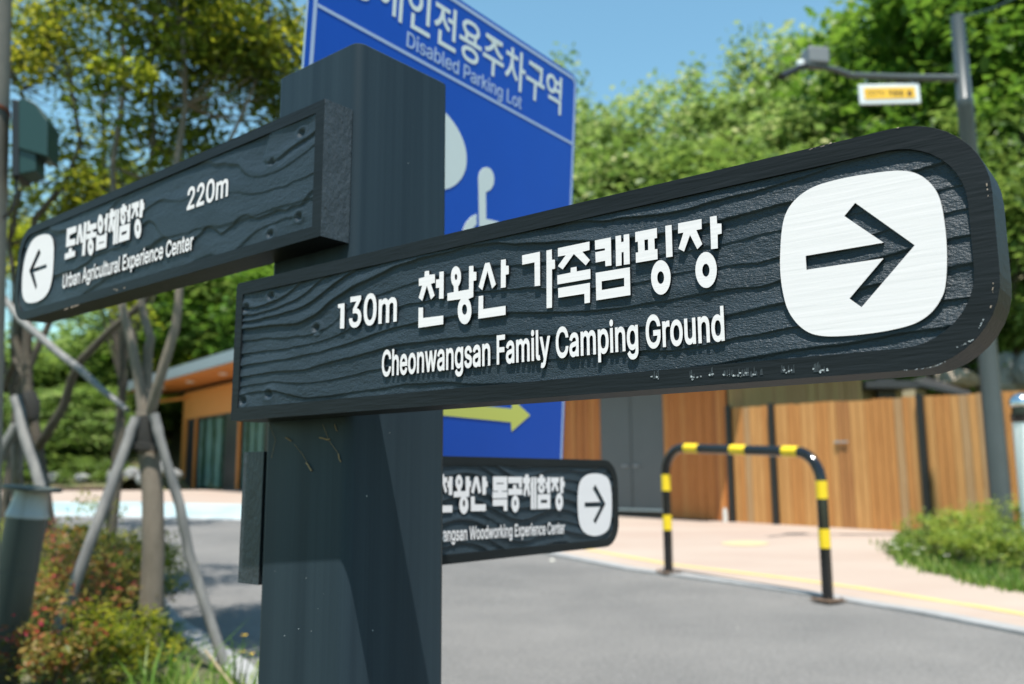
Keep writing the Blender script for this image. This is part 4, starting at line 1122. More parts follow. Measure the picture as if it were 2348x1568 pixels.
# ------------------------------------------------------------ fence and timber building on the right
def wood(name, c1, c2, sc_=9):
    return mat(name, c1, .62, col2=c2, scale=sc_, stretch=(4, 4, .25), bump=.0006, bscale=60)
W_f = [wood('fence cedar', (.46, .205, .055), (.35, .14, .033)), wood('fence cedar light', (.50, .255, .082), (.39, .18, .052)), wood('fence cedar grey', (.39, .245, .12), (.31, .165, .065)), wood('fence cedar brown', (.37, .165, .048), (.28, .11, .03))]
W_w = [wood('wall cedar', (.50, .17, .035), (.38, .115, .022)), wood('wall cedar brown', (.42, .14, .03), (.32, .095, .02)), wood('wall cedar amber', (.55, .22, .055), (.43, .15, .035))]
W_p = [wood('pale cedar', (.34, .22, .085), (.27, .165, .06)), wood('pale cedar brown', (.31, .18, .07), (.24, .135, .05))]
M_blackpost = mat('black steel post', (.008, .008, .009), .4)
M_door = mat('grey steel door', (.095, .098, .105), .45, var=.05, scale=1.5)
M_dark = mat('dark flashing', (.03, .03, .032), .5)
M_beige = mat('beige band', (.34, .30, .20), .7, var=.1, scale=4)
M_brown = mat('dark brown plinth', (.06, .035, .022), .8, var=.2, scale=9)
fa, fb = G(1684, 1199), G(2062, 1221)
fd = Vector((fb.x - fa.x, fb.y - fa.y, 0)).normalized()
fn = Vector((fd.y, -fd.x, 0))
if fn.y > 0: fn = -fn           # towards the viewer
def line_at(u, o=fa, d=fd):
    r = ray(u, 1200); n = Vector((d.y, -d.x, 0))
    q_ = r * (o.x * n.x + o.y * n.y) / (r.x * n.x + r.y * n.y)
    return Vector((q_.x, q_.y, 0))
def fence_top(p):
    pa_, pb_ = line_at(1689), line_at(2331)
    z0, z1 = P(1689, 935, pa_.y).z, P(2331, 897.5, pb_.y).z
    t = (p - pa_).dot(pb_ - pa_) / (pb_ - pa_).length_squared
    return z0 + (z1 - z0) * t
angf = Matrix.Rotation(math.atan2(fd.y, fd.x), 3, 'Z')
fence = empty('fence', Vector((fa.x, fa.y, H(fa.x, fa.y))), 'tall orange brown vertical board fence with black steel posts right of the grey door', 'fence')
FL = fence.location.copy()
s_end = (line_at(2560) - Vector((fa.x, fa.y, 0))).dot(fd)
s, k = .02, 0
rs = random.Random(3)
board_cache = {}
while s < s_end:
    wd = rs.choice((.095, .10, .105, .11))
    c = Vector((fa.x, fa.y, 0)) + fd * (s + wd / 2)
    zt = fence_top(c) + rs.uniform(-.008, .008); zb0 = H(c.x, c.y) + .02
    jitter = fn * rs.uniform(-.004, .004)
    MB().box(Vector((c.x, c.y, (zt + zb0) / 2)) + jitter - FL, (wd - .010, .022, zt - zb0), angf).build('board', W_f[rs.choice((0, 0, 0, 1, 1, 2, 3))], fence)
    s += wd; k += 1
for u_, wdt in ((1684, .085), (1784, .085), (2133, .085)):
    c = line_at(u_); zt = fence_top(c) + .03
    zb0 = H(c.x, c.y)
    MB().box(Vector((c.x, c.y, (zt + zb0) / 2)) + fn * .045 - FL, (wdt, .06, zt - zb0), angf).build('post', M_blackpost, fence)
for zz in (.35, .75):
    pa_, pb_ = line_at(1684), line_at(2540)
    m = (pa_ + pb_) / 2
    MB().box(Vector((m.x, m.y, FL.z + zz * 1.6)) - fn * .03 - FL, ((pb_ - pa_).length, .03, .06), angf).build('rail', M_blackpost, fence)
c = line_at(1942); zl = P(1942, 1013, c.y).z
MB().box(Vector((c.x, c.y, zl)) + fn * .03 - FL, (.20, .02, .02), angf).tube([Vector((c.x, c.y, zl)) + fn * .02 - FL - fd * .06, Vector((c.x, c.y, zl)) + fn * .055 - FL - fd * .06], .018, 10).build('latch', M_steel, fence)

wa = Vector((fa.x, fa.y, 0)) - fd * .02
bld = empty('timber_building', Vector((wa.x, wa.y, H(wa.x, wa.y))), 'low cedar clad building with a grey steel double door beside the board fence', 'building')
BL = bld.location.copy()
ZR = 1.95
def wall_slats(o, d, n, L, s0, s1, mats, w_, z0f, z1, skip=None, name='cladding_board'):
    ang = Matrix.Rotation(math.atan2(d.y, d.x), 3, 'Z')
    s = s0
    while s < s1:
        if skip and skip(s + w_ / 2): s += w_; continue
        c = o + d * (s + w_ / 2)
        zb0 = z0f(c)
        MB().box(Vector((c.x, c.y, (z1 + zb0) / 2)) + n * rs.choice((.0, .006, .010)) - L[1], (w_ - .008, .02, z1 - zb0), ang).build(name, rs.choice(mats), L[0])
        s += w_
s_of = lambda u: (line_at(u) - wa).dot(fd)
sd0, sd1 = s_of(1382), s_of(1528)
sL = s_of(1130)
wall_slats(wa, fd, fn, (bld, BL), sL, -.05, W_w, .085, lambda c: H(c.x, c.y) + .03, ZR, skip=lambda s: sd0 - .02 < s < sd1 + .02)
# solid wall behind the boards
def wallbox(o, d, n, s0, s1, z0, z1, th, off, m, name, parent, PLoc):
    ang = Matrix.Rotation(math.atan2(d.y, d.x), 3, 'Z')
    c = o + d * ((s0 + s1) / 2) + n * off
    return MB().box(Vector((c.x, c.y, (z0 + z1) / 2)) - PLoc, (s1 - s0, th, z1 - z0), ang).build(name, m, parent)
wallbox(wa, fd, fn, sL - .05, 0, -1.0, ZR, .16, -.10, M_brown, 'wall', bld, BL)
zd0 = G(1418, 1162).z
cdoor = wa + fd * ((sd0 + sd1) / 2)
zdb = P(1455, 1166, cdoor.y).z
dr = wallbox(wa, fd, fn, sd0, sd1, zdb, ZR - .15, .05, -.01, M_door, 'door', bld, BL)
wallbox(wa, fd, fn, (sd0 + sd1) / 2 - .004, (sd0 + sd1) / 2 + .004, zdb, ZR - .15, .01, .018, M_dark, 'door_gap', dr, BL)
wallbox(wa, fd, fn, sd0 - .02, sd1 + .02, zdb - .03, zdb, .08, .01, M_alu, 'door_sill', dr, BL)
wallbox(wa, fd, fn, sd0 - .02, sd1 + .02, -1.0, zdb - .03, .06, .0, M_brown, 'plinth', bld, BL)
for sgn in (-1, 1):
    ch = wa + fd * ((sd0 + sd1) / 2 + sgn * .07) + fn * .05
    zh = P(1455, 1068, cdoor.y).z
    MB().tube([Vector((ch.x, ch.y, zh)) - BL - fn * .04, Vector((ch.x, ch.y, zh)) - BL, Vector((ch.x, ch.y, zh)) - BL + fd * (.11 * sgn)], .012, 8).build('door_handle', M_steel, dr)
# wall that turns away behind the fence
d2 = Vector((-fn.x, -fn.y, 0)); n2 = fd
d2 = (Vector((.877, .48, 0))).normalized(); n2 = Vector((d2.y, -d2.x, 0))
def line_at2(u, o, d):
    r = ray(u, 1100); n = Vector((d.y, -d.x, 0))
    q_ = r * (o.x * n.x + o.y * n.y) / (r.x * n.x + r.y * n.y)
    return Vector((q_.x, q_.y, 0))
L2 = (line_at2(1985, wa, d2) - wa).length
wall_slats(wa, d2, n2, (bld, BL), 0, L2, W_p, .10, lambda c: H(c.x, c.y) - .3, ZR, name='cladding_board')
wallbox(wa, d2, n2, 0, L2, -1.0, ZR, .16, -.10, M_brown, 'wall', bld, BL)
# roof slab
c1 = wa + fd * (sL - .3) + fn * .9; c2 = wa + fd * .25 + fn * .9; c3 = wa + d2 * (L2 + .5) + n2 * .35; c4 = wa + d2 * (L2 + .5) - n2 * 5; c5 = wa + fd * (sL - .3) - fn * 5
mb = MB(); rp = [c1, c2, wa + d2 * .3 + n2 * .5, c3, c4, c5]
mb.add([Vector((p.x, p.y, ZR)) - BL for p in rp] + [Vector((p.x, p.y, ZR + .22)) - BL for p in rp], [tuple(range(5, -1, -1)), tuple(range(6, 12))] + [(i, (i + 1) % 6, 6 + (i + 1) % 6, 6 + i) for i in range(6)])
mb.build('roof', M_dark, bld)
# small white meter box at the foot of the first fence post
c = line_at(1671) + fn * .1
mt = MB().box((0, 0, .09), (.06, .05, .18)).tube([(0, 0, .18), (0, 0, .21)], .02, 8).build('junction_box', mat('pale plastic', (.55, .55, .52), .5))
mt.location = (c.x, c.y, H(c.x, c.y) + .018)
tag(mt, 'small pale junction box at the foot of the first black fence post', 'box')

# low shed roof seen over the fence
shed = empty('shed', (line_at2(2040, wa, d2).x, line_at2(2040, wa, d2).y + 2.5, -.4), 'low shed with beige band and dark roof edge seen over the fence', 'shed')
SL = shed.location.copy()
def pbox(name, ua, ub, va, vb, d, th, m, par, PLoc):
    p0_, p1_ = P(ua, vb, d), P(ub, va, d)
    return MB().box((p0_ + p1_) / 2 + Vector((0, th / 2, 0)) - PLoc, (p1_.x - p0_.x, th, p1_.z - p0_.z)).build(name, m, par)
pbox('wall', 1990, 2120, 893, 1150, 16.6, .15, M_beige, shed, SL)
pbox('column', 2030, 2050, 868, 1150, 16.3, .14, M_dark, shed, SL)
pbox('roof', 1985, 2105, 872, 889, 15.9, 1.6, M_dark, shed, SL)
mb = MB(); ra, rb_, rc_, rd_ = P(2090, 872, 15.9), P(2225, 903, 15.9), P(2225, 897, 18), P(2120, 862, 18)
mb.add([p - SL for p in (ra, rb_, rc_, rd_)] + [p - SL - Vector((0, 0, .07)) for p in (ra, rb_, rc_, rd_)], [(0, 1, 2, 3), (7, 6, 5, 4), (0, 4, 5, 1), (1, 5, 6, 2), (2, 6, 7, 3), (3, 7, 4, 0)])
mb.build('sloping_roof', M_dark, shed)

# ------------------------------------------------------------ glazed timber building on the left
w0 = G(545, 1125); ed = Vector((-.63, .78, 0)).normalized(); en = Vector((-.78, -.63, 0))
w0 = Vector((w0.x, w0.y, 0))
def lb(u, off=0.0):
    o = w0 + en * off
    return line_at2(u, o, ed)
gb = empty('glazed_building', (w0.x, w0.y, H(w0.x, w0.y)), 'timber pavilion with tall glazing, wide eaves and round soffit lamps behind the staked trees', 'building')
GL_ = gb.location.copy()
zg = H(w0.x, w0.y) - .02
sl = lambda u, off=0.: (lb(u, off) - (w0 + en * off)).dot(ed)
zwt = P(421, 900, lb(421).y).z
zwin = P(424, 961, lb(424).y).z
M_glazed = bpy.data.materials.new('window glass'); M_glazed.use_nodes = True
nt = M_glazed.node_tree; b_ = nt.nodes['Principled BSDF']; b_.inputs['Roughness'].default_value = .04; b_.inputs['Base Color'].default_value = (.01, .015, .015, 1)
tb = nt.nodes.new('ShaderNodeBsdfTransparent'); tb.inputs[0].default_value = (.75, .85, .83, 1)
mx_ = nt.nodes.new('ShaderNodeMixShader'); mx_.inputs[0].default_value = .8
nt.links.new(b_.outputs[0], mx_.inputs[1]); nt.links.new(tb.outputs[0], mx_.inputs[2]); nt.links.new(mx_.outputs[0], nt.nodes['Material Output'].inputs[0])
M_wcol = mat('dark window column', (.022, .022, .026), .4)
M_lwall = wood('pavilion cedar', (.56, .235, .055), (.47, .185, .04), 5)
M_soff = wood('soffit cedar', (.62, .24, .055), (.52, .18, .04), 5)
M_fascia = mat('grey metal fascia', (.22, .25, .28), .4, metal=.3)
M_blind = mat('pale blind with painted reflections', (.82, .86, .86), .7, col2=(.22, .28, .12), scale=2.2, stretch=(1.5, 1.5, .8))  # pale slats; the green tone paints in greenery reflected on the glass
M_blind_d = mat('dark blind', (.10, .12, .07), .7, col2=(.04, .06, .03), scale=3)
M_blind_l = mat('bright blind', (.88, .90, .90), .7)
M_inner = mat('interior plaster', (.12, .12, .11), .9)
s_left, s_right = sl(412), sl(900)
def gwall(s0, s1, z0, z1, th, off, m, name, par=gb):
    return wallbox(w0, ed, en, s0, s1, z0, z1, th, off, m, name, par, GL_)
gwall(s_right, s_left, zwin, zwt, .25, -.125, M_lwall, 'upper_wall')
gwall(s_left - .22, s_left, zg - .3, zwin, .25, -.125, M_lwall, 'corner_board')
cols = [(424, 441), (511, 541), (603, 640), (700, 745), (800, 850)]
for ua, ub in cols:
    gwall(sl(ub), sl(ua), zg - .3, zwin, .20, -.10, M_wcol, 'column')
    gwall(sl(ub) - .10, sl(ub), zg - .3, zwin, .06, -.02, M_soff, 'column_trim')
for (ua, ub) in ((441, 511), (541, 603), (640, 700), (745, 800)):
    w_ = gwall(sl(ub) - .0, sl(ua), zwin - .07, zwin, .08, -.05, M_wcol, 'window')
    gwall(sl(ub), sl(ua), zg - .3, zwin - .07, .012, -.12, M_glazed, 'pane', w_)
    mbb = MB(); s0_, s1_ = sl(ub), sl(ua)
    angb = Matrix.Rotation(math.atan2(ed.y, ed.x) + .5, 3, 'Z')
    n_ = 13
    for k in range(n_):
        cpt = w0 + ed * (s0_ + (s1_ - s0_) * (k + .5) / n_) - en * .17
        mbb.box(Vector((cpt.x, cpt.y, (zwin + zg) / 2 + .03)) - GL_, ((s1_ - s0_) / n_ * (.62 if k % 3 else .4), .01, (zwin - zg) * .93), angb, mi=(0, 1, 0, 2)[(k * 7 + 3) % 4])  # alternating slat tones also imitate streaks reflected in the panes
    mbb.build('blind', [M_blind, M_blind_d, M_blind_l], w_)
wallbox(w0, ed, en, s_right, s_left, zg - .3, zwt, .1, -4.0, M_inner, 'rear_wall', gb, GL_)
angg = Matrix.Rotation(math.atan2(ed.y, ed.x), 3, 'Z')
EO = 1.5
ze = P(533, 824.5, lb(533, EO).y).z; zet = P(533, 796.5, lb(533, EO).y).z
s_e = sl(257, EO)
def eave(s, off, z):
    p_ = w0 + ed * s + en * off
    return Vector((p_.x, p_.y, z)) - GL_
sr2 = s_right - 1
mb = MB()
mb.add([eave(s_e, EO, ze), eave(sr2, EO, ze), eave(sr2, -6, ze + .3), eave(s_e, -6, ze + .3), eave(s_e, EO, zet), eave(sr2, EO, zet), eave(sr2, -6, zet + .3), eave(s_e, -6, zet + .3)],
       [(0, 1, 5, 4), (1, 2, 6, 5), (2, 3, 7, 6), (3, 0, 4, 7), (4, 5, 6, 7), (3, 2, 1, 0)])
mb.build('roof', M_fascia, gb)
# soffit boards, one by one
sb = sr2; kk = 0
while sb < s_e - .1 and kk < 140:
    wd = .24
    if sb > sl(620, EO):
        mbb = MB()
        z_a, z_b = ze - .012, ze + .3 * (EO + .2) / 7.5 - .012
        pa_ = [eave(sb, EO - .04, z_a), eave(sb + wd - .02, EO - .04, z_a), eave(sb + wd - .02, -.3, z_b), eave(sb, -.3, z_b)]
        mbb.add(pa_ + [p + Vector((0, 0, -.03)) for p in pa_], [(3, 2, 1, 0), (4, 5, 6, 7), (0, 1, 5, 4), (1, 2, 6, 5), (2, 3, 7, 6), (3, 0, 4, 7)])
        mbb.build('soffit_board', M_soff, gb); kk += 1
    sb += wd
M_lamp = mat('soffit lamp lens', (.8, .8, .75), .4)
for (u_, v_) in ((372, 888), (436, 874), (512, 856)):
    # on the soffit, between wall and eave
    r = ray(u_, v_)
    best = r * ((ze - .03) / r.z)
    MB().lathe(best - GL_ + Vector((0, 0, -.03)), [(.0, 0), (.13, 0), (.13, .03), (0, .035)], 20).build('soffit_lamp', M_lamp, gb, smooth=True)
bm_ = MB(); pa_, pb_ = lb(345, .6), lb(420, .0)
bm_.tube([Vector((pa_.x, pa_.y, P(352, 921, pa_.y).z)) - GL_, Vector((pb_.x, pb_.y, P(420, 912, pb_.y).z)) - GL_], .07, 6)
bm_.build('beam', M_lwall, gb)
MBp = MB().box(Vector((*(w0 + ed * ((s_left + s_right) / 2) + en * .25)[:2], zg - .02)) - GL_, (s_left - s_right, .5, .10), angg).build('step', M_kerb, gb)

# ------------------------------------------------------------ lamp bollards
M_bdark = mat('grey green powder coat', (.055, .065, .06), .45)
M_blite = mat('pale lantern collar', (.36, .37, .36), .35)
bb = P(58, 1178, 3.4)
bt = P(75, 1116, 3.4)
bl = empty('bollard_light', (bb.x - .02, bb.y, -.85), 'leaning grey bollard lamp with flat disc cap at the left among red leaved shrubs', 'bollard lamp')
O_ = bl.location.copy()
ax = (bt - Vector((bt.x - .14, bt.y, -.85))); ax = Vector((.11, 0, 1)).normalized()
pb0 = bt - ax * ((bt.z + .85) / ax.z)
bl.location = pb0; O_ = pb0
Hb = (bt - pb0).length
rot = Vector((0, 0, 1)).rotation_difference(ax)
bl.rotation_mode = 'QUATERNION'; bl.rotation_quaternion = rot
zc = Hb - .115
MB().lathe((0, 0, 0), [(.072, 0), (.072, zc * .45), (.0705, zc * .452), (.0705, zc * .456), (.072, zc * .458), (.072, zc * .72), (.0705, zc * .722), (.0705, zc * .726), (.072, zc * .728), (.072, zc)], 32).build('body', M_bdark, bl, smooth=True)
MB().lathe((0, 0, 0), [(.0755, zc), (.0755, zc + .012), (.071, zc + .018), (.064, zc + .05), (.058, zc + .08), (.056, Hb - .01)], 32).build('collar', M_blite, bl, smooth=True)
MB().lathe((0, 0, 0), [(.0, Hb - .012), (.103, Hb - .012), (.105, Hb - .006), (.103, Hb + .0), (.0, Hb + .006)], 36).build('disc_cap', M_bdark, bl, smooth=True)

wb = P(2338, 900, 8.2)
wbl = empty('bollard_light', (wb.x, wb.y, H(wb.x, wb.y) - .02), 'white cylindrical bollard lamp with silver domed cap at the right edge behind the shrubs', 'bollard lamp')
hh = wb.z - wbl.location.z
M_wcyl = mat('white acrylic', (.72, .76, .74), .35)
M_chrome = mat('polished steel', (.7, .7, .7), .12, metal=1)
MB().lathe((0, 0, 0), [(.09, 0), (.09, hh - .28)], 28).build('body', M_wcyl, wbl, smooth=True)
MB().lathe((0, 0, 0), [(.093, hh - .28), (.10, hh - .27), (.10, hh - .20), (.085, hh - .19), (.085, hh - .13)], 28).build('collar', M_black, wbl, smooth=True)
MB().lathe((0, 0, 0), [(.10, hh - .13), (.105, hh - .12), (.10, hh - .08), (.08, hh - .04), (.04, hh - .01), (.0, hh)], 28).build('cap', M_chrome, wbl, smooth=True)

# ------------------------------------------------------------ camera pole on the right
M_pole = mat('dark grey painted steel', (.060, .072, .076), .38, var=.08, scale=3)
M_head = mat('grey camera housing', (.16, .17, .18), .45)
M_signw = mat('white plate', (.62, .66, .68), .4)
M_signy = mat('orange yellow plate', (.78, .46, .04), .45)
M_ink = mat('brown print', (.10, .05, .02), .6)
PD = 9.5
pt_ = P(2199, 36, PD); pm = P(2266, 840, PD)
cp_ = empty('camera_pole', (pm.x, PD, H(pm.x, PD)), 'tall grey steel pole with side arm, surveillance camera and hanging yellow sign', 'camera pole')
CL = cp_.location.copy()
ztop = pt_.z - CL.z
MB().lathe((0, 0, 0), [(.15, 0), (.15, .02), (.105, .03), (.103, 1.2), (.086, ztop - 1.15), (.092, ztop - 1.14), (.092, ztop - 1.05), (.084, ztop - 1.04), (.072, ztop)], 28).build('pole', M_pole, cp_, smooth=True)
arm = [P(2205, 180, PD), P(2070, 178, PD), P(1950, 173, PD), P(1915, 160, PD - .02), P(1880, 152, PD - .05), P(1850, 148, PD - .1)]
MB().tube([p - CL for p in arm], [.045, .04, .036, .034, .032, .03], 14).build('arm', M_pole, cp_, smooth=True)
hd = P(1868, 134, PD)
hm = MB().box(hd - CL, (.25, .22, .20), Matrix.Rotation(.15, 3, 'Z')).build('camera_housing', M_head, cp_, bevel=.02)
MB().tube([P(1858, 150, PD) - CL, P(1830, 156, PD - .1) - CL, P(1790, 176, PD - .25) - CL], [.03, .035, .045], 12).build('camera', M_blackpost, cp_, smooth=True)
MB().lathe(P(1835, 147, PD) - CL - Vector((0, 0, .05)), [(.0, 0), (.04, .01), (.05, .05), (.04, .09), (0, .1)], 14).build('sensor', M_signw, cp_, smooth=True)
pc = P(2038, 216, PD)
plate = MB().box(pc - CL, (.70, .03, .245), Matrix.Rotation(-.02, 3, 'Y')).build('sign_plate', M_signw, cp_, bevel=.01)
yp = MB().box(pc - CL + Vector((0, -.0175, .005)), (.585, .006, .135), Matrix.Rotation(-.02, 3, 'Y')).build('sign_face', M_signy, plate)
pcl = pc - CL
letters('CCTV', .06, [M_ink], plate, pcl.y - .0225, pcl.y - .019, .012, (0, (pcl.x - .265, pcl.z - .022)), (4, (pcl.x - .06, pcl.z - .026)))
letters('작동중', .06, [M_ink], plate, pcl.y - .0225, pcl.y - .019, .012, (0, (pcl.x - .02, pcl.z - .024)), (3, (pcl.x + .16, pcl.z - .028)))
slab('camera_icon', [ell(pcl.x + .225, pcl.z + .0, .03, .036, 12)], pcl.y - .0225, pcl.y - .019, [M_ink], plate)
for u_ in (1985, 2090):
    MB().tube([P(u_, 178, PD) - CL, P(u_, 193, PD) - CL], .008, 6).build('hanger', M_steel, cp_)
cb = [P(2205, 40, PD), P(2280, 18, 8.5), P(2360, -20, 7.5), P(2600, -130, 5.5)]
tag(MB().tube(cb, .012, 6).build('cable', mat('dark cable', (.02, .05, .035), .6)), 'dark overhead cable running from the top of the camera pole', 'cable')

# utility pole with green box at the left edge
M_conc = mat('weathered grey pole', (.13, .13, .115), .8, col2=(.20, .18, .15), scale=3, stretch=(1, 1, .4), bump=.001, bscale=40)
M_gbox = mat('dark green box', (.008, .035, .032), .4)
ua, ub_ = P(-42, -120, 3.0), P(-88, 1250, 3.0)
lowp = ub_ + (ub_ - ua) * ((ub_.z + .9) / (ua.z - ub_.z))
up_ = empty('utility_pole', (lowp.x, lowp.y, -.86), 'thick weathered grey pole at the left edge with a green box strapped on', 'utility pole')
UL = up_.location.copy()
MB().tube([lowp - UL, ua - UL, ua + (ua - ub_) * 1.2 - UL], [.115, .103, .09], 30).build('pole', M_conc, up_, smooth=True)
def cut(name, pts, d, th, m, par, PLoc, bev=.004):
    v = [P(a, b, d) - PLoc for a, b in pts]
    n = len(v)
    return MB().add(v + [q_ + Vector((-.02, th, 0)) for q_ in v], [tuple(range(n - 1, -1, -1)), tuple(range(n, 2 * n))] + [(i, (i + 1) % n, n + (i + 1) % n, n + i) for i in range(n)]).build(name, m, par, bevel=bev)
gbx = cut('switch_box', [(42, 228), (58, 224), (84, 238), (109, 274), (108, 359), (42, 340)], 2.95, .12, M_gbox, up_, UL)
cut('box_lower', [(42, 338), (82, 350), (82, 392), (42, 400)], 2.96, .1, M_gbox, up_, UL)
cut('box_side', [(26, 226), (43, 228), (43, 402), (26, 405)], 2.955, .12, M_blackpost, up_, UL)
MB().tube([P(36, 400, 2.98) - UL, P(39, 440, 2.98) - UL, P(28, 480, 2.98) - UL, P(8, 500, 2.98) - UL], .006, 8).build('cable', M_blackpost, up_, smooth=True)
zs_ = P(10, 245, 2.98); cpole = ua + (lowp - ua) * ((ua.z - zs_.z) / (ua.z - lowp.z))
MB().lathe(cpole - UL - Vector((0, 0, .006)), [(.1085, 0), (.1105, .001), (.1105, .011), (.1085, .012)], 30).build('strap', mat('rusty orange strap', (.30, .08, .03), .6), up_, smooth=True)

# ------------------------------------------------------------ foliage
def leaf_mesh(name, cen, size, m, parent=None, tone=None, up=.55, aspect=.5, normals=None, seed=1, build=True):
    """one small folded leaf (two faces) at every centre"""
    r = np.random.default_rng(seed)
    n = len(cen)
    if n == 0: return None
    d = r.normal(size=(n, 3)); d[:, 2] = d[:, 2] * .5 - .25
    d /= np.linalg.norm(d, axis=1)[:, None]
    nr = r.normal(size=(n, 3)); nr[:, 2] = np.abs(nr[:, 2]) + up * 2
    sd = np.cross(d, nr); sd /= np.linalg.norm(sd, axis=1)[:, None] + 1e-9
    nn = np.cross(sd, d)
    L = (size * r.uniform(.6, 1.3, n))[:, None]
    a = cen - d * L * .5
    b = cen + d * L * .5
    l = cen + sd * L * aspect * .5 + nn * L * .10
    q = cen - sd * L * aspect * .5 + nn * L * .10
    v = np.stack([a, l, b, q], 1).reshape(-1, 3)
    k = np.arange(n) * 4
    f = np.concatenate([np.stack([k, k + 1, k + 2], 1), np.stack([k, k + 2, k + 3], 1)])
    me = bpy.data.meshes.new(name)
    me.vertices.add(len(v)); me.vertices.foreach_set('co', v.ravel())
    me.loops.add(f.size); me.loops.foreach_set('vertex_index', f.ravel().astype(np.int32))
    me.polygons.add(len(f)); me.polygons.foreach_set('loop_start', np.arange(0, f.size, 3, dtype=np.int32))
    me.materials.append(m)
    me.update(calc_edges=True)
    if tone is None: tone = r.random(n)
    at = me.attributes.new('tone', 'FLOAT', 'POINT')
    at.data.foreach_set('value', np.repeat(tone, 4).astype(np.float32))
    return link(name, me, parent) if build else me

def clumps(c, rad, ncl, nleaf, clr, seed, flat=.6, power=.45, squash=None):
    """leaf centres in clumps spread through an ellipsoid; returns centres, tones, clump centres"""
    r = np.random.default_rng(seed)
    d = r.normal(size=(ncl, 3)); d /= np.linalg.norm(d, axis=1)[:, None]
    rr = r.random(ncl)[:, None] ** power
    cc = np.array(c) + d * rr * np.array(rad)
    pts, tone = [], []
    for k in range(ncl):
        m = int(nleaf * r.uniform(.5, 1.5))
        s = clr * r.uniform(.6, 1.35)
        p = r.normal(size=(m, 3)) * np.array([s, s, s * flat]) * .55
        pts.append(cc[k] + p)
        tone.append(np.clip(r.uniform(.1, .9) * .55 + r.random(m) * .45, 0, 1))
    return np.concatenate(pts), np.concatenate(tone), cc

M_bark = mat('grey brown bark', (.20, .165, .13), .85, col2=(.12, .10, .075), scale=9, stretch=(1, 1, .3), bump=.004, bscale=30)
M_barkd = mat('dark bark', (.09, .075, .055), .85, col2=(.05, .04, .03), scale=9, bump=.004, bscale=30)
M_pol = mat('weathered support pole', (.19, .185, .175), .75, col2=(.10, .10, .10), scale=7, stretch=(2, 2, .3), bump=.003, bscale=35)
M_rope = mat('black rope and burlap', (.02, .02, .018), .9, bump=.003, bscale=90)
LF_near = leaf_mat('dark glossy leaves', [(0, (.030, .052, .008)), (.36, (.080, .118, .013)), (.66, (.19, .205, .018)), (1, (.36, .34, .04))], .58)
LF_yel = leaf_mat('yellow green leaves', [(0, (.10, .15, .012)), (.5, (.20, .24, .02)), (1, (.36, .36, .05))], .5)
LF_dark = leaf_mat('deep green leaves', [(0, (.022, .060, .010)), (.5, (.070, .150, .018)), (1, (.15, .25, .035))], .45)
LF_mid = leaf_mat('mid green leaves', [(0, (.036, .080, .016)), (.5, (.10, .165, .032)), (1, (.20, .275, .062))], .45)
LF_aca = leaf_mat('olive leaves with pale blossom', [(0, (.065, .125, .03)), (.55, (.155, .235, .06)), (.80, (.26, .32, .115)), (.95, (.44, .45, .25)), (1, (.54, .52, .33))], .45)
LF_red = leaf_mat('red and green shrub leaves', [(0, (.03, .045, .012)), (.35, (.08, .10, .02)), (.62, (.17, .16, .03)), (.80, (.26, .14, .04)), (.93, (.34, .06, .04)), (1, (.50, .05, .10))], .4)
LF_aza = leaf_mat('yellow green shrub leaves', [(0, (.07, .13, .02)), (.5, (.17, .24, .035)), (.88, (.34, .37, .07)), (.95, (.38, .14, .06)), (1, (.40, .10, .06))], .45)
LF_grass = leaf_mat('grass', [(0, (.05, .11, .015)), (.6, (.12, .22, .03)), (1, (.28, .32, .09))], .4)

def limb(mb, pts, r0, r1, n=8):
    k = len(pts)
    mb.tube(pts, [r0 + (r1 - r0) * i / (k - 1) for i in range(k)], n)

def tree_far(name, h, rad, zc, rz, ncl, nl, clr, ls, m, seed, bare=0, power=.4):
    """prototype meshes of a hillside tree standing at the origin"""
    pts, tone, cc = clumps((0, 0, zc), (rad, rad, rz), ncl, nl, clr, seed, power=power)
    if bare:      # thin upright sprays at the top
        r = np.random.default_rng(seed + 5)
        ex, et = [], []
        for _ in range(bare):
            a = r.random() * 6.28; q = r.random() ** .5 * rad * .75
            z0 = zc + rz * .55; top = zc + rz * (1.0 + r.random() * .35)
            m_ = 60
            t = r.random(m_)
            ex.append(np.stack([math.cos(a) * q + r.normal(size=m_) * .22, math.sin(a) * q + r.normal(size=m_) * .22, z0 + (top - z0) * t], 1)); et.append(r.random(m_) * .7)
        pts = np.concatenate([pts] + ex); tone = np.concatenate([tone] + et)
    crown = leaf_mesh('crown', pts, ls, m, None, tone, seed=seed, aspect=.62, build=False)
    mb = MB()
    rr = random.Random(seed)
    limb(mb, [(0, 0, -1), (.1, 0, h * .3), (-.1, .1, h * .6), (0, 0, h * .9)], h * .022, .03, 7)
    for k in range(9):
        c = cc[rr.randrange(len(cc))]
        z0 = h * rr.uniform(.25, .55)
        limb(mb, [(0, 0, z0), (c[0] * .5, c[1] * .5, (z0 + c[2]) / 2 + .2), tuple(c)], h * .009, .02, 5)
    if bare:
        for k in range(bare):
            a = rr.random() * 6.28; q = rr.random() * rad * .6
            p0_ = (math.cos(a) * q, math.sin(a) * q, zc + rz * .3)
            limb(mb, [p0_, (p0_[0] * 1.15 + rr.uniform(-.3, .3), p0_[1] * 1.1, zc + rz * .8), (p0_[0] * 1.3 + rr.uniform(-.5, .5), p0_[1] * 1.2, zc + rz * rr.uniform(1.0, 1.28))], .022, .006, 4)
    me = bpy.data.meshes.new('trunk'); me.from_pydata(mb.v, [], mb.f); me.materials.append(M_barkd); me.update()
    return crown, me
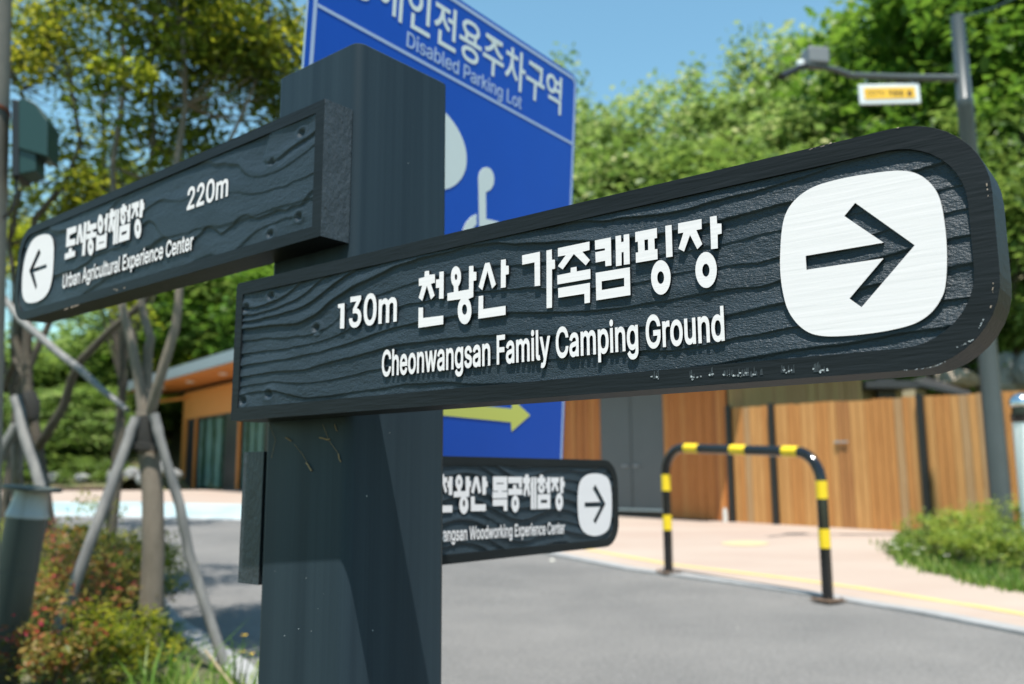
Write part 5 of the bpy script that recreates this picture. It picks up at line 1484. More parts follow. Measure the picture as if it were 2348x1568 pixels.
PROTO = {
 'oak': tree_far('oak', 10, 3.3, 6.0, 4.0, 125, 95, .9, .32, LF_dark, 101),
 'elm': tree_far('elm', 10, 3.2, 6.0, 3.9, 125, 90, .88, .30, LF_mid, 202),
 'acacia': tree_far('acacia', 10, 3.0, 5.9, 3.7, 120, 85, .8, .27, LF_aca, 303, bare=0),
 'acacia2': tree_far('acacia2', 10, 2.8, 5.9, 3.8, 105, 80, .72, .26, LF_aca, 404, bare=7, power=.5),
 'bush': tree_far('bush', 4, 3.2, 2.0, 2.2, 80, 90, .8, .30, LF_mid, 505),
 'yellow': tree_far('yellow', 8, 3.0, 5.0, 3.2, 60, 70, .8, .30, LF_yel, 606),
}
PH = {'oak': 10.3, 'elm': 10.1, 'acacia': 9.9, 'acacia2': 10.4, 'bush': 4.2, 'yellow': 8.2}
def far_tree(kind, u, v, d, width, label, group, name='tree'):
    """a hillside tree whose top stands at survey point (u, v), d metres off, width in metres"""
    top = P(u, v, d)
    z0 = H(top.x, d) - .1
    o = empty(name, (top.x, d, z0), label, 'tree' if name != 'bush' else 'bush', group, random.random() * 6.28)
    sz = (top.z - z0) / PH[kind]
    sx = width / 6.4
    cr_, tr__ = PROTO[kind]
    c = link('crown', cr_, o); t = link('trunk' if name != 'bush' else 'stem', tr__, o)
    for q_ in (c, t): q_.scale = (sx, sx, sz)
    return o
G1 = 'trees on the wooded hillside'
T = [
 # right: dark broadleaf trees at the upper right
 ('oak', 2130, -140, 24, 8, 'dense bright green tree towering behind the camera pole arm'),
 ('oak', 2340, -200, 22, 8, 'dark dense tree filling the upper right corner beyond the pole'),
 ('elm', 2260, 230, 19, 4.5, 'leafy green tree just right of the tall grey pole above the boulders'),
 ('oak', 2450, 60, 20, 6, 'dark tree at the far right edge beyond the pole'),
 ('elm', 1990, 40, 29, 7.5, 'green tree behind the hanging yellow sign'),
 ('oak', 2060, 300, 22, 5, 'shaded dark green tree below the hanging yellow sign'),
 ('acacia2', 1840, 70, 30, 7.5, 'pale blossoming tree with thin bare twigs behind the camera head'),
 ('acacia2', 1760, 60, 33, 7.0, 'slender tree with bare upright twigs left of the camera head'),
 ('acacia', 1900, 230, 26, 7.5, 'blossoming tree under the camera arm'),
 ('acacia', 1690, 200, 30, 8, 'olive green blossoming tree in the middle of the right hillside'),
 ('acacia2', 1550, 175, 34, 7, 'narrow blossoming tree pointing into the blue sky'),
 ('acacia2', 1430, 215, 38, 8, 'airy blossoming tree with sky around its top'),
 ('acacia', 1345, 235, 36, 7.5, 'blossoming tree beside the right edge of the blue sign'),
 ('acacia2', 1270, 150, 42, 8.0, 'distant tree top rising behind the corner of the blue sign'),
 ('elm', 1620, 340, 27, 7.5, 'mid green tree above the middle of the front board'),
 ('elm', 1480, 340, 29, 8, 'rounded green tree above the lettering of the front board'),
 ('acacia', 1370, 340, 28, 7, 'pale flowering tree next to the blue sign lower edge'),
 ('elm', 1790, 340, 24, 7, 'green tree behind the front board below the camera'),
 ('oak', 1560, 470, 24, 5, 'shaded tree low behind the front board'),
 ('oak', 1390, 480, 24, 4.6, 'shaded tree low between blue sign and front board'),
 ('oak', 1900, 430, 20, 4.6, 'dark tree low behind the right half of the front board'),
 ('elm', 1180, 260, 40, 6, 'tree behind the blue sign'),
 # left
 ('oak', 640, 520, 36, 6.5, 'dark tree behind the roof of the glazed pavilion'),
 ('elm', 540, 560, 38, 8, 'green tree rising over the grey roof of the pavilion'),
 ('oak', 450, 600, 38, 6.5, 'dark green tree behind the left end of the pavilion'),
 ('acacia', 360, 650, 40, 8, 'flowering tree seen between the limbs of the staked tree'),
 ('elm', 300, 740, 38, 5, 'green hillside tree left of the pavilion roof'),
 ('acacia', 190, 860, 42, 6, 'pale flowering tree low under the sky gap at the left'),
 ('elm', 90, 830, 40, 6, 'green tree behind the pair of leaning poles'),
 ('elm', -30, 780, 36, 6, 'green tree at the left edge behind the utility pole'),
 ('elm', 310, 830, 40, 7, 'bushy tree left of the pavilion corner'),
 ('oak', 400, 800, 40, 7, 'dark tree close behind the pavilion corner'),
 ('yellow', 455, 775, 37, 5, 'yellow green maple peeping over the pavilion roof'),
 ('acacia', 240, 930, 32, 4, 'low flowering tree on the bank at the left'),
 ('elm', 130, 960, 31.5, 4, 'low green tree on the bank behind the lamp bollard'),
 ('acacia', 150, 890, 33.5, 5.5, 'olive flowering tree on the bank behind the leaning pale pole'),
 ('elm', 255, 880, 34, 5, 'green tree on the bank left of the staked trunk'),
 ('acacia', 335, 915, 37.5, 5, 'flowering tree just left of the pavilion eave'),
 ('yellow', 385, 880, 37.5, 3, 'small yellow green tree beside the pavilion wall'),
]
for t_ in T:
    far_tree(*t_, G1)
for (u_, v_, d_, w_, k_, lab) in ((70, 1040, 30.5, 3, 'bush', 'rounded bush on the bank behind the bollard lamp'), (215, 1045, 30.5, 2.4, 'bush', 'rounded green bush above the bank rocks'), (300, 1020, 37, 3.4, 'bush', 'dark bush beside the staked tree on the bank'),
                             (380, 1030, 38, 3, 'bush', 'bush at the corner of the glazed pavilion'), (2330, 700, 23, 3.2, 'bush', 'sunlit bush above the grey boulders at the right'), (2250, 800, 22.5, 2.6, 'bush', 'bush on top of the boulder bank'), (2420, 720, 21, 3, 'bush', 'bush at the right edge over the boulders'), (2140, 780, 24, 3, 'bush', 'bush between the shed and the boulders')):
    far_tree(k_, u_, v_, d_, w_, lab, 'bushes on the bank', 'bush')
# distant wood closing the view behind the single trees
def far_wood():
    r = np.random.default_rng(77)
    pts, tone = [], []
    for k in range(420):
        u_ = r.uniform(-400, 2900); d_ = r.uniform(44, 60)
        x = (u_ - CX) / F_PX * d_
        if 560 < u_ < 1150: continue
        lim = 560 if u_ < 1173 else 330
        top = P(u_, lim + 250 * r.random() + (250 if u_ < 420 else 0), d_).z
        z0 = H(x, d_)
        for q_ in range(3):
            z = z0 + (top - z0) * r.random()
            m_ = 60
            pts.append(np.array([x, d_, z]) + r.normal(size=(m_, 3)) * np.array([1.6, 1.2, 1.2])); tone.append(np.clip(r.random() * .5 + r.random(m_) * .5, 0, 1))
    o = leaf_mesh('distant_wood', np.concatenate(pts), .6, LF_mid, None, np.concatenate(tone), aspect=.7, seed=5)
    o['kind'] = 'stuff'; o['label'] = 'distant green wood closing the hillside'
far_wood()

# ------------------------------------------------------------ boulders
M_rock = mat('grey boulder', (.30, .30, .29), .9, col2=(.13, .135, .14), scale=3.2, bump=.05, bscale=7)
M_rock2 = mat('tan boulder', (.36, .29, .22), .9, col2=(.22, .18, .14), scale=3.2, bump=.05, bscale=7)
def rock(p, s, m, seed, label, group):
    bm = bmesh.new()
    bmesh.ops.create_icosphere(bm, subdivisions=3, radius=1)
    rr = np.random.default_rng(seed)
    pl = rr.normal(size=(9, 3)); pl /= np.linalg.norm(pl, axis=1)[:, None]
    for v in bm.verts:
        c = v.co.copy()
        for q_ in pl:
            dd = c.dot(Vector(q_)) - .72
            if dd > 0: c -= Vector(q_) * dd * .9
        v.co = Vector((c.x * s[0], c.y * s[1], c.z * s[2])) * (1 + rr.uniform(-.03, .03))
    me = bpy.data.meshes.new('boulder'); bm.to_mesh(me); bm.free()
    me.materials.append(m)
    o = link('boulder', me, None, p)
    o.rotation_euler.z = rr.random() * 3
    return tag(o, label, 'boulder', group)
labs = ['tan flat boulder left of the tall pole above the fence', 'grey boulder top right beside the tall pole', 'large pale grey boulder right of the tall pole over the fence', 'grey boulder at the right edge above the board fence', 'dark grey boulder just left of the tall pole', 'small boulder above the sloping shed roof', 'grey boulder in the upper row at the right edge', 'grey boulder in the upper row left of the pole']
for k, (u_, v_, d_, w_, h_, m_) in enumerate(((2190, 868, 18.5, .62, .24, M_rock2), (2250, 830, 20, .5, .42, M_rock), (2310, 855, 18.5, .55, .5, M_rock), (2380, 850, 18, .5, .5, M_rock), (2200, 832, 20.5, .42, .35, M_rock), (2120, 858, 20.5, .5, .3, M_rock2), (2335, 812, 20.5, .55, .35, M_rock), (2150, 835, 21.5, .45, .3, M_rock))):
    rock(P(u_, v_, d_), (w_, w_ * .8, h_), m_, 50 + k, labs[k], 'boulders of the bank behind the fence')
# earth bank that carries the boulders
bk = []
for u_ in range(2060, 2760, 50):
    p_ = P(u_, 880, 19.2); bk.append((p_.x, p_.y))
mbk = MB()
n_ = len(bk)
mbk.add([(x, y - .7, -.7) for x, y in bk] + [(x, y, P(2250, 880, y).z - .05 + random.uniform(-.1, .1)) for x, y in bk] + [(x, y + 6, P(2250, 800, y).z + 1) for x, y in bk],
        [(i, i + 1, n_ + i + 1, n_ + i) for i in range(n_ - 1)] + [(n_ + i, n_ + i + 1, 2 * n_ + i + 1, 2 * n_ + i) for i in range(n_ - 1)])
mbk.build('earth_bank', M_soil, smooth=True)['kind'] = 'structure'
lr = ['pale rock at the left end of the bank foot', 'second small rock of the bank foot', 'rock at the bank foot behind the left support pole', 'pale rock between the support pole and the trunk', 'rock just left of the staked trunk', 'rock right of the staked trunk', 'low rock next to the pavilion corner', 'rock behind the bollard lamp']
for k, (u_, v_, w_) in enumerate(((190, 1088, .22), (263, 1084, .28), (302, 1078, .25), (352, 1086, .3), (372, 1068, .32), (402, 1082, .26), (330, 1090, .25), (120, 1090, .25))):
    p_ = P(u_, v_ + 8, 29.5)
    rock(p_, (w_ * 1.2, w_, w_ * .9), M_rock, 80 + k, lr[k], 'rocks at the foot of the left bank')
# grassy foot of that bank
mbk = MB(); lx = [(-37 + 2 * i) for i in range(13)]
mbk.add([(x, 28.5, H(x, 28.5)) for x in lx] + [(x, 29.6, H(x, 29.6) + .25 + random.uniform(-.05, .05)) for x in lx] + [(x, 33, H(x, 33) + .8) for x in lx], [(i, i + 1, 14 + i, 13 + i) for i in range(12)] + [(13 + i, 14 + i, 27 + i, 26 + i) for i in range(12)])
mbk.build('grassy_bank', M_soil, smooth=True)['kind'] = 'structure'
strip('timber_edging', [(x, 28.36) for x in lx], [(x, 28.5) for x in lx], M_brown, -.05, .14)

# ------------------------------------------------------------ staked tree near the road
def vpath(*a):
    return [P(u, v, d) for u, v, d in a]
def crossfoot(u, v, ground=-.84):
    r = ray(u, v); return r * (ground / r.z)
tb = crossfoot(338, 1548)
D1 = tb.y
st = empty('staked_tree', tb, 'young tree with forked trunk held by crossed wooden support poles', 'tree')
SL_ = tb.copy()
def local(pts, L): return [p - L for p in pts]
mb = MB()
limb(mb, local([tb - Vector((0, 0, .05))] + vpath((346, 1400, D1), (352, 1250, D1), (350, 1130, D1), (338, 1010, D1), (332, 940, D1)), SL_), .052, .042, 14)
forks = [vpath((330, 960, D1), (318, 870, D1), (303, 790, D1), (284, 720, D1), (266, 640, D1), (262, 520, D1 + .1), (258, 380, D1 + .2), (285, 200, D1 + .2), (280, 0, D1 + .2)),
         vpath((335, 960, D1), (336, 880, D1 + .05), (340, 800, D1 + .05), (346, 775, D1 + .05), (331, 730, D1 + .08), (318, 660, D1 + .1), (330, 500, D1 + .2), (352, 330, D1 + .3), (345, 120, D1 + .3), (360, -50, D1 + .3)),
         vpath((340, 960, D1), (356, 905, D1 - .05), (378, 830, D1 - .08), (402, 752, D1 - .1), (410, 690, D1 - .1), (415, 560, D1 - .1), (400, 400, D1 - .05), (425, 240, D1), (420, 60, D1), (440, -120, D1)),
         vpath((412, 600, D1 - .1), (450, 480, D1), (500, 380, D1 + .1), (560, 250, D1 + .1), (620, 100, D1 + .2))]
for i, fk in enumerate(forks):
    limb(mb, local(fk, SL_), .026 if i < 3 else .015, .010 if i < 3 else .006, 10)
pts, tone, cc = [], [], []
for (u_, v_, d_, rx, ry, rz, ncl, nl, s_) in ((430, 90, D1 + .2, .58, .55, .50, 62, 95, 11), (600, 130, D1 + .3, .26, .4, .36, 26, 85, 12), (300, 300, D1 + .3, .42, .4, .30, 22, 75, 13), (420, -320, D1 + .2, .75, .7, .55, 60, 90, 14), (300, -600, D1 - .55, .9, .5, .3, 34, 80, 16), (470, 400, D1 + .2, .22, .3, .14, 8, 60, 15)):  # the clump nearest the camera, above view, is added to shade poles and bed
    c_ = P(u_, v_, d_) - SL_
    a_, b2_, c2_ = clumps(c_, (rx, ry, rz), ncl, nl, .15, s_, flat=.75, power=.5)
    pts.append(a_); tone.append(b2_); cc.append(c2_)
pts = np.concatenate(pts); tone = np.concatenate(tone); cc = np.concatenate(cc)
# twigs reaching from the limbs to every clump
lp = [p - SL_ for fk in forks for p in fk[4:]]
for c in cc:
    c = Vector(c)
    near = min(lp, key=lambda p: (p - c).length + max(0, p.z - c.z) * 1.5)
    mid = (near + c) / 2 + Vector((random.uniform(-.05, .05), random.uniform(-.05, .05), -.04))
    limb(mb, [near, mid, c], .0055, .002, 4)
mb.build('trunk', M_bark, st, smooth=True)
leaf_mesh('crown', pts, .052, LF_near, st, tone * .86, seed=3, aspect=.5)
pts, tone, cc = clumps(P(290, 165, D1 - .35) - SL_, (.14, .10, .035), 7, 22, .07, 17, power=.6)
leaf_mesh('young_leaves', pts, .062, LF_yel, st, tone, seed=4, aspect=.42)
wrap = MB(); wrap.tube(local(vpath((330, 955, D1), (333, 990, D1), (334, 1035, D1)), SL_), [.052, .06, .052], 14)
wrap.build('burlap_wrap', M_rope, st, smooth=True)
poles = [([P(312, 958, D1 - .05), P(296, 1000, D1 - .08), P(205, 1250, D1 - .25), crossfoot(84, 1585)], .023), ([P(352, 950, D1 - .05), P(366, 1000, D1 - .06), P(412, 1160, D1 - .05), P(432, 1270, D1 - .03), crossfoot(524, 1555)], .023), ([P(334, 950, D1 + .06), P(345, 1060, D1 + .12), P(360, 1180, D1 + .35), crossfoot(372, 1430)], .02)]
for pp, rr_ in poles:
    k_ = len(pp)
    # slightly crooked poles
    q_ = []
    for i in range(k_ - 1):
        for j in range(3):
            w_ = pp[i].lerp(pp[i + 1], j / 3)
            q_.append(w_ + (Vector((random.uniform(-.003, .003), random.uniform(-.003, .003), 0)) if i + j else Vector((0, 0, 0))))
    q_.append(pp[-1])
    MB().tube(local(q_, SL_), [rr_ * random.uniform(.92, 1.08) for _ in q_], 12).build('support_pole', M_pol, st, smooth=True)
for v_ in (1022, 1030):
    c_ = P(334, v_, D1) - SL_
    ring = [c_ + Vector((.088 * math.cos(a), .07 * math.sin(a), .006 * math.sin(3 * a))) for a in np.linspace(0, 2 * math.pi, 19)]
    MB().tube(ring, .007, 6).build('rope', M_rope, st, smooth=True)

# second, farther tree at the left
D2 = 5.6
tb2 = crossfoot(118, 1405)
D2 = tb2.y
s2 = empty('staked_tree', tb2, 'farther dark trunked tree with support poles left of the forked one', 'tree')
S2 = tb2.copy()
mb = MB()
limb(mb, local([tb2 - Vector((0, 0, .05))] + vpath((112, 1200, D2), (99, 1107, D2), (78, 980, D2), (64, 900, D2), (61, 820, D2), (64, 740, D2)), S2), .042, .030, 12)
f2 = [vpath((64, 760, D2), (62, 640, D2), (80, 500, D2), (150, 420, D2), (185, 330, D2), (160, 180, D2), (130, 40, D2), (100, -100, D2)), vpath((64, 850, D2), (78, 815, D2), (108, 752, D2), (150, 640, D2), (205, 540, D2), (240, 400, D2), (235, 250, D2), (255, 80, D2)),
      vpath((62, 860, D2), (36, 780, D2), (44, 700, D2), (20, 560, D2), (60, 380, D2), (50, 200, D2)), vpath((66, 880, D2), (35, 825, D2), (5, 895, D2 + .2), (-60, 960, D2 + .3)),
      vpath((82, 1030, D2), (105, 998, D2 - .1), (131, 956, D2 - .2), (146, 930, D2 - .2), (165, 866, D2 - .3), (184, 827, D2 - .35), (258, 752, D2 - .45), (312, 708, D2 - .5), (380, 640, D2 - .5))]
for i, fk in enumerate(f2):
    limb(mb, local(fk, S2), .026 if i != 4 else .034, .010 if i != 4 else .02, 9)
pts, tone, cc = [], [], []
for (u_, v_, d_, rx, ry, rz, ncl, nl, s_) in ((110, 90, D2, .55, .6, .55, 42, 75, 21), (60, 380, D2, .35, .4, .35, 14, 55, 22), (255, 420, D2 + .2, .42, .4, .35, 26, 70, 23), (230, -300, D2, .9, .8, .7, 55, 80, 24), (150, 500, D2 + .5, .35, .4, .25, 13, 70, 25)):
    a_, b2_, c2_ = clumps(P(u_, v_, d_) - S2, (rx, ry, rz), ncl, nl, .19, s_, flat=.75, power=.5)
    pts.append(a_); tone.append(b2_); cc.append(c2_)
pts = np.concatenate(pts); tone = np.concatenate(tone); cc = np.concatenate(cc)
lp = [p - S2 for fk in f2[:3] for p in fk[3:]]
for c in cc:
    c = Vector(c)
    near = min(lp, key=lambda p: (p - c).length + max(0, p.z - c.z) * 1.5)
    limb(mb, [near, (near + c) / 2 + Vector((random.uniform(-.06, .06), 0, -.04)), c], .007, .002, 4)
mb.build('trunk', M_barkd, s2, smooth=True)
leaf_mesh('crown', pts, .062, LF_near, s2, np.clip(tone * .95 + .08, 0, 1), seed=6, aspect=.5)
MB().tube(local(vpath((62, 900, D2), (66, 925, D2), (70, 962, D2)), S2), [.05, .07, .055], 12).build('burlap_wrap', M_rope, s2, smooth=True)
for pp in ([P(36, 912, D2 - .1), P(60, 1000, D2 - .2), P(89, 1110, D2 - .3), crossfoot(140, 1370)], [P(36, 975, D2), P(0, 1040, D2), crossfoot(-160, 1400)], [P(42, 990, D2 + .1), P(40, 1090, D2 + .2), crossfoot(44, 1330)]):
    q_ = []
    for i in range(len(pp) - 1):
        for j in range(3): q_.append(pp[i].lerp(pp[i + 1], j / 3) + Vector((random.uniform(-.01, .01), 0, 0)))
    q_.append(pp[-1])
    MB().tube(local(q_, S2), .036, 10).build('support_pole', M_pol, s2, smooth=True)
br = vpath((292, 940, D1 + .02), (230, 890, D1 + .3), (184, 847, D1 + .6), (138, 812, D1 + .9), (49, 735, D1 + 1.4), (-10, 660, D1 + 1.8))
tag(MB().tube(br, [.012, .016, .020, .022, .024, .022], 10).build('brace_pole', M_pol, smooth=True), 'thin diagonal brace pole leaning between the two staked trees', 'pole')

# sprays of yellow green leaves and a lit tree behind the left board
def mid_tree(name, u, v, d, rx, rz, m, label, ncl, nl, clr, ls, seed):
    top = P(u, v, d)
    b = Vector((top.x, top.y, H(top.x, top.y)))
    o = empty(name, b, label, 'tree')
    pts, tone, cc = clumps(top - b, (rx, rx, rz), ncl, nl, clr, seed, power=.5)
    leaf_mesh('crown', pts, ls, m, o, tone, seed=seed)
    mb = MB()
    hgt = (top - b).z
    limb(mb, [(0, 0, -.05), (.05, 0, hgt * .4), (-.03, .05, hgt * .8), (0, 0, hgt)], .05 * hgt / 3, .02, 8)
    for c in cc[:24]:
        limb(mb, [(0, 0, hgt * .45), tuple((Vector(c) + Vector((0, 0, hgt * .5))) / 2), tuple(c)], .015, .005, 4)
    mb.build('trunk', M_barkd, o)
mid_tree('tree', 60, 560, 11, .9, .75, LF_yel, 'bright yellow green tree behind the tip of the left board', 30, 80, .32, .11, 31)
mid_tree('tree', 300, 470, 12.5, 1.0, .5, LF_near, 'olive leaved tree above the left board', 22, 60, .3, .10, 32)
mid_tree('tree', 290, 690, 9.5, .32, .22, LF_yel, 'small yellow leaved tree under the left board', 9, 45, .16, .09, 33)

# ------------------------------------------------------------ shrubs and grass
def shrub(u, d, h, w, m, ls, label, group, seed, n=26, nl=42, stems=9, leg=.25, cat='shrub', base=None, aspect=.45, tone_add=0):
    x = (u - CX) / F_PX * d
    z0 = base if base is not None else (-.83 if d < 6 else H(x, d))
    o = empty('shrub', (x, d, z0), label, cat, group)
    pts, tone, cc = clumps((0, 0, h * .62), (w / 2, w / 2, h * .42), n, nl, min(w, h) * .17, seed, power=.5)
    keep = pts[:, 2] > .01
    leaf_mesh('foliage', pts[keep], ls, m, o, np.clip(tone[keep] + tone_add, 0, 1), seed=seed, aspect=aspect)
    mb = MB(); rr = random.Random(seed)
    for c in cc[:stems]:
        limb(mb, [(rr.uniform(-.04, .04), rr.uniform(-.04, .04), -.03), (c[0] * .4, c[1] * .4, c[2] * .5), tuple(c)], .006, .002, 4)
    mb.build('stem', M_barkd, o)
    return o
GS = 'red leaved shrubs of the left planting bed'
S_L = [
 (150, 4.3, .50, .55, LF_red, 'red tipped shrub right of the leaning bollard lamp'), (235, 4.0, .52, .5, LF_red, 'red and green shrub in front of the left support pole'), (300, 4.6, .50, .5, LF_red, 'shrub with a few red leaves left of the staked trunk'),
 (200, 5.2, .50, .6, LF_red, 'red shrub behind the left support pole'), (110, 5.4, .5, .6, LF_red, 'orange red shrub behind the bollard lamp'), (300, 5.8, .45, .6, LF_near, 'dark green shrub behind the staked trunk'),
 (350, 4.9, .42, .4, LF_near, 'dark shrub close to the right of the staked trunk'), (270, 3.5, .32, .40, LF_near, 'low green shrub at the foot of the left pole'), (160, 3.3, .36, .45, LF_red, 'low shrub at the bottom edge beside the bollard'),
 (235, 5.4, .66, .42, LF_near, 'tall dark leafy shrub between the poles against the road'), (370, 5.4, .52, .35, LF_near, 'thin dark shrub right of the staked trunk against the road'),
 (40, 6.2, .55, .7, LF_yel, 'yellow green shrub behind the bollard lamp head'), (20, 4.6, .6, .5, LF_yel, 'yellow green shrub at the left edge'), (345, 3.8, .28, .36, LF_near, 'low green shrub at the foot of the staked tree'), (330, 6.6, .4, .6, LF_red, 'reddish shrub at the road side of the bed'), (215, 7.5, .4, .8, LF_near, 'dark shrub in the far part of the bed')]
for k, (u_, d_, h_, w_, m_, lab) in enumerate(S_L):
    shrub(u_, d_, h_ * 1.12, w_ * 1.05, m_, .031, lab, GS if m_ is LF_red else None, 300 + k, n=34, nl=38, stems=14, tone_add=.08 if m_ is LF_red else 0)
# a tall thin sapling in front of the road
x_ = (262 - CX) / F_PX * 4.8
sap = empty('sapling', (x_, 4.8, -.83), 'tall thin sapling rising out of the shrubs against the road', 'sapling')
pp, tt = [], []
rs2 = np.random.default_rng(9)
mb = MB()
for a_, hh_ in ((0, .66), (.12, .56), (-.13, .50), (.24, .45), (-.25, .42)):
    limb(mb, [(0, 0, 0), (a_ * .5, 0, hh_ * .5), (a_, .02, hh_)], .005, .0015, 4)
    t = rs2.random(60) ** .8
    pp.append(np.stack([a_ * t + rs2.normal(size=60) * .035, rs2.normal(size=60) * .035, hh_ * t], 1)); tt.append(rs2.random(60) * .7)
mb.build('stem', M_barkd, sap)
leaf_mesh('foliage', np.concatenate(pp), .036, LF_near, sap, np.concatenate(tt), seed=9)

def blades(name, pts_xy, z0, hmin, hmax, m, label, seed, w_=.004, lean=.5):
    r = np.random.default_rng(seed)
    n = len(pts_xy)
    b = np.concatenate([pts_xy, np.asarray(z0).reshape(-1, 1) * np.ones((n, 1))], 1)
    h = r.uniform(hmin, hmax, n)[:, None]
    a = r.random(n) * 6.28
    d = np.stack([np.cos(a), np.sin(a), np.zeros(n)], 1)
    s = np.stack([-np.sin(a), np.cos(a), np.zeros(n)], 1) * w_ * r.uniform(.6, 1.5, n)[:, None]
    l = r.uniform(.1, lean, n)[:, None]
    up_v = np.array([0, 0, 1.])
    m1 = b + up_v * h * .6 + d * h * l * .35
    t = b + up_v * h * .95 + d * h * l
    v = np.stack([b - s, b + s, m1 - s * .8, m1 + s * .8, t], 1).reshape(-1, 3)
    k = np.arange(n) * 5
    f = np.concatenate([np.stack([k, k + 1, k + 3], 1), np.stack([k, k + 3, k + 2], 1), np.stack([k + 2, k + 3, k + 4], 1)])
    me = bpy.data.meshes.new(name)
    me.vertices.add(len(v)); me.vertices.foreach_set('co', v.ravel())
    me.loops.add(f.size); me.loops.foreach_set('vertex_index', f.ravel().astype(np.int32))
    me.polygons.add(len(f)); me.polygons.foreach_set('loop_start', np.arange(0, f.size, 3, dtype=np.int32))
    me.materials.append(m); me.update(calc_edges=True)
    at = me.attributes.new('tone', 'FLOAT', 'POINT')
    at.data.foreach_set('value', np.repeat(r.random(n), 5).astype(np.float32))
    o = link(name, me); o['kind'] = 'stuff'; o['label'] = label
    return o
def in_poly(px, py, poly):
    c = np.zeros(len(px), bool); j = len(poly) - 1
    for i in range(len(poly)):
        xi, yi = poly[i]; xj, yj = poly[j]
        with np.errstate(divide='ignore', invalid='ignore'):
            c ^= ((yi > py) != (yj > py)) & (px < (xj - xi) * (py - yi) / (yj - yi + 1e-12) + xi)
        j = i
    return c
def scatter(poly, n, seed):
    r = np.random.default_rng(seed)
    P_ = np.array(poly); lo, hi = P_.min(0), P_.max(0)
    q_ = lo + (hi - lo) * r.random((n, 2))
    return q_[in_poly(q_[:, 0], q_[:, 1], poly)]
view_bed = [p for p in bedline] + [(-4.5, .5), (-5.5, 6), (-7, 10)]
q_ = scatter(view_bed, 30000, 41)
blades('grass', q_, -.83 + .0 * q_[:, 0], .03, .11, LF_grass, 'short grass and weeds covering the left planting bed', 41)
tuft = np.array([(x, y) for x, y in [tuple(P(u_, 1560, d_)[:2]) for u_, d_ in ((365, 3.3), (400, 3.5), (445, 3.3), (500, 3.35), (545, 3.2), (575, 3.4), (330, 3.2), (420, 3.1))]])
r_ = np.random.default_rng(4)
q_ = np.concatenate([t_ + r_.normal(size=(16, 2)) * .045 for t_ in tuft])
blades('long_grass', q_, -.83, .10, .30, LF_grass, 'tufts of long bright grass at the bottom left of the post', 43, w_=.005, lean=.9)
pts, tone, _ = clumps((-2.0, 4.6, -.79), (2.0, 2.6, .05), 240, 40, .16, 44, flat=.25)
ins = in_poly(pts[:, 0], pts[:, 1], view_bed)
o = leaf_mesh('ground_cover', pts[ins], .035, LF_mid, None, tone[ins], seed=44); o['kind'] = 'stuff'; o['label'] = 'low leafy ground cover in the left planting bed'
# yellow flowering weed beside the post
wp = P(560, 1475, 3.45); wx0 = Vector((wp.x - .03, wp.y, -.83))
wd_ = empty('weed', wx0, 'thin weed with small yellow flowers left of the post', 'weed')
mb = MB(); fl = MB()
for (u_, v_) in ((559, 1457), (556, 1495), (575, 1500)):
    tp = P(u_, v_, 3.45) - wx0
    limb(mb, [(0, 0, 0), tuple(tp * .5 + Vector((.01, 0, .02))), tuple(tp)], .003, .0015, 5)
    for a in range(6):
        an = a * math.pi / 3
        e_ = tp + Vector((math.cos(an), math.sin(an), .3)) * .010
        fl.add([tp, e_ + Vector((-.003, .003, 0)), e_ + Vector((math.cos(an), math.sin(an), 0)) * .005, e_ + Vector((.003, -.003, 0))], [(0, 1, 2, 3)])
mb.build('stem', LF_grass, wd_); fl.build('flower', mat('yellow petals', (.75, .50, .02), .6), wd_)

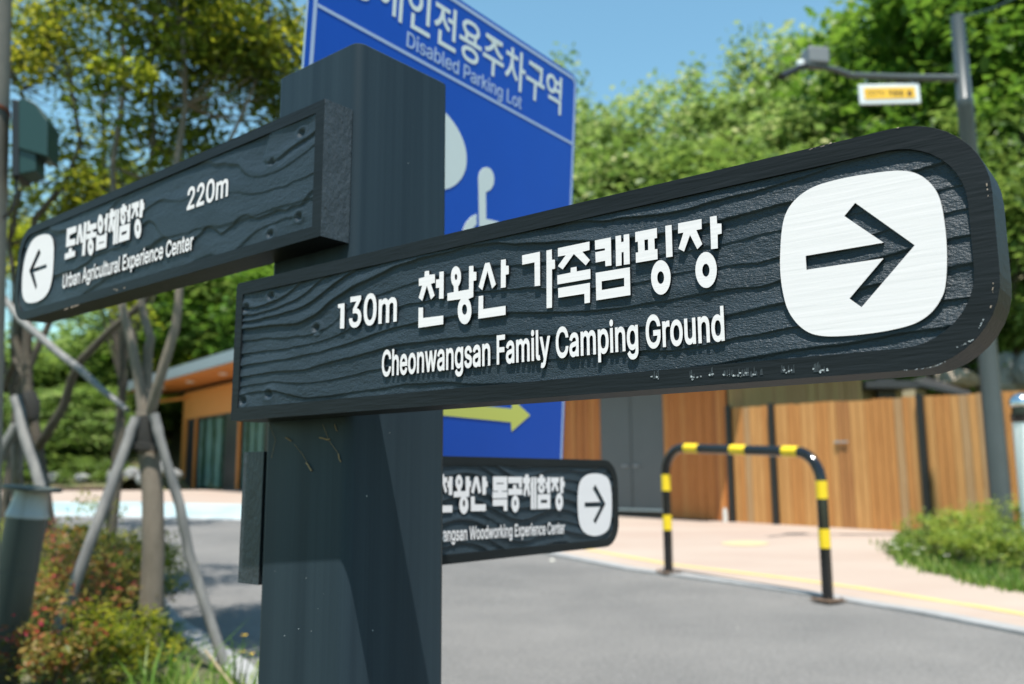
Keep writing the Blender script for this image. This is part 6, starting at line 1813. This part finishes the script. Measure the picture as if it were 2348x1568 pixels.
# right hand bed
rb_poly = gp((2040, 1252), (2075, 1288), (2150, 1318), (2230, 1340), (2347, 1362), (2560, 1405), (2560, 1215), (2330, 1203), (2180, 1206), (2080, 1218))
poly_sheet('right_bed_soil', rb_poly, M_bed, .03, .6)
q_ = scatter(rb_poly, 22000, 51)
zq = np.array([H(x, y) for x, y in q_]) + .03
blades('grass', q_, zq, .03, .10, LF_grass, 'bright grass round the shrubs of the right bed', 51, w_=.006)
q_ = np.array([p + np.random.default_rng(int(abs(p[0]) * 1000)).normal(size=2) * .05 for p in np.array(dense(rb_poly[:6], 60))])
q_ = np.concatenate([q_ + np.random.default_rng(k).normal(size=q_.shape) * .05 for k in range(6)])
zq = np.array([H(x, y) for x, y in q_]) + .02
blades('grass', q_, zq, .03, .09, LF_grass, 'grass spilling over the edge of the right bed', 52, w_=.006)
S_R = [(2120, 8.6, .55, .75, 'yellow green azalea at the left tip of the right bed'), (2190, 8.9, .62, .8, 'azalea behind the tip of the right bed'), (2250, 9.1, .60, .8, 'azalea hiding the foot of the tall grey pole'), (2320, 8.7, .62, .8, 'azalea in front of the white bollard lamp'),
       (2230, 7.9, .45, .8, 'low azalea in the front of the right bed'), (2310, 7.6, .42, .8, 'low azalea near the right edge'), (2400, 8.0, .6, .9, 'azalea at the right edge of the picture'), (2165, 8.1, .40, .6, 'small azalea beside the grass at the bed tip')]
for k, (u_, d_, h_, w_, lab) in enumerate(S_R):
    shrub(u_, d_, h_ * .86, w_ * .9, LF_aza, .040, lab, 'azaleas of the right bed', 400 + k, n=36, nl=34, base=None, stems=14)
# a few pale blossoms in the grass
fb_ = MB()
for k in range(26):
    x, y = rb_poly[2][0] + random.uniform(-.6, 2.2), rb_poly[2][1] + random.uniform(.1, 1.2)
    z = H(x, y) + random.uniform(.12, .18)
    for a in range(5):
        an = a * 1.2566
        fb_.add([(x, y, z), (x + .022 * math.cos(an - .4), y + .022 * math.sin(an - .4), z + .006), (x + .03 * math.cos(an), y + .03 * math.sin(an), z), (x + .022 * math.cos(an + .4), y + .022 * math.sin(an + .4), z + .006)], [(0, 1, 2, 3)])
o = fb_.build('blossoms', mat('pale petals', (.7, .68, .6), .6)); o['kind'] = 'stuff'; o['label'] = 'small pale blossoms scattered in the grass of the right bed'
# small stones and litter on the road and pavement
lt = MB()
for (u_, v_, s_) in ((1265, 1285, .03), (1560, 1215, .02), (1690, 1440, .006), (1520, 1240, .02)):
    c = G(u_, v_, .006)
    lt.add([c + Vector((random.uniform(.6, 1.2) * s_ * math.cos(a), random.uniform(.6, 1.2) * s_ * math.sin(a), 0)) for a in np.linspace(0, 5.3, 6)] + [c + Vector((0, 0, s_ * .6))], [(i, (i + 1) % 6, 6) for i in range(6)])
o = lt.build('litter', mat('pale grit', (.5, .48, .42), .8)); o['kind'] = 'stuff'; o['label'] = 'small stones and dry leaves lying on road and pavement'

sk = [P(470, 1490, 3.3), P(500, 1530, 3.25), P(545, 1590, 3.2)]
tag(MB().tube(sk, [.004, .006, .005], 7).build('dry_stick', mat('dry straw stick', (.24, .19, .11), .8), smooth=True), 'pale dry stick lying in the grass left of the post', 'stick')
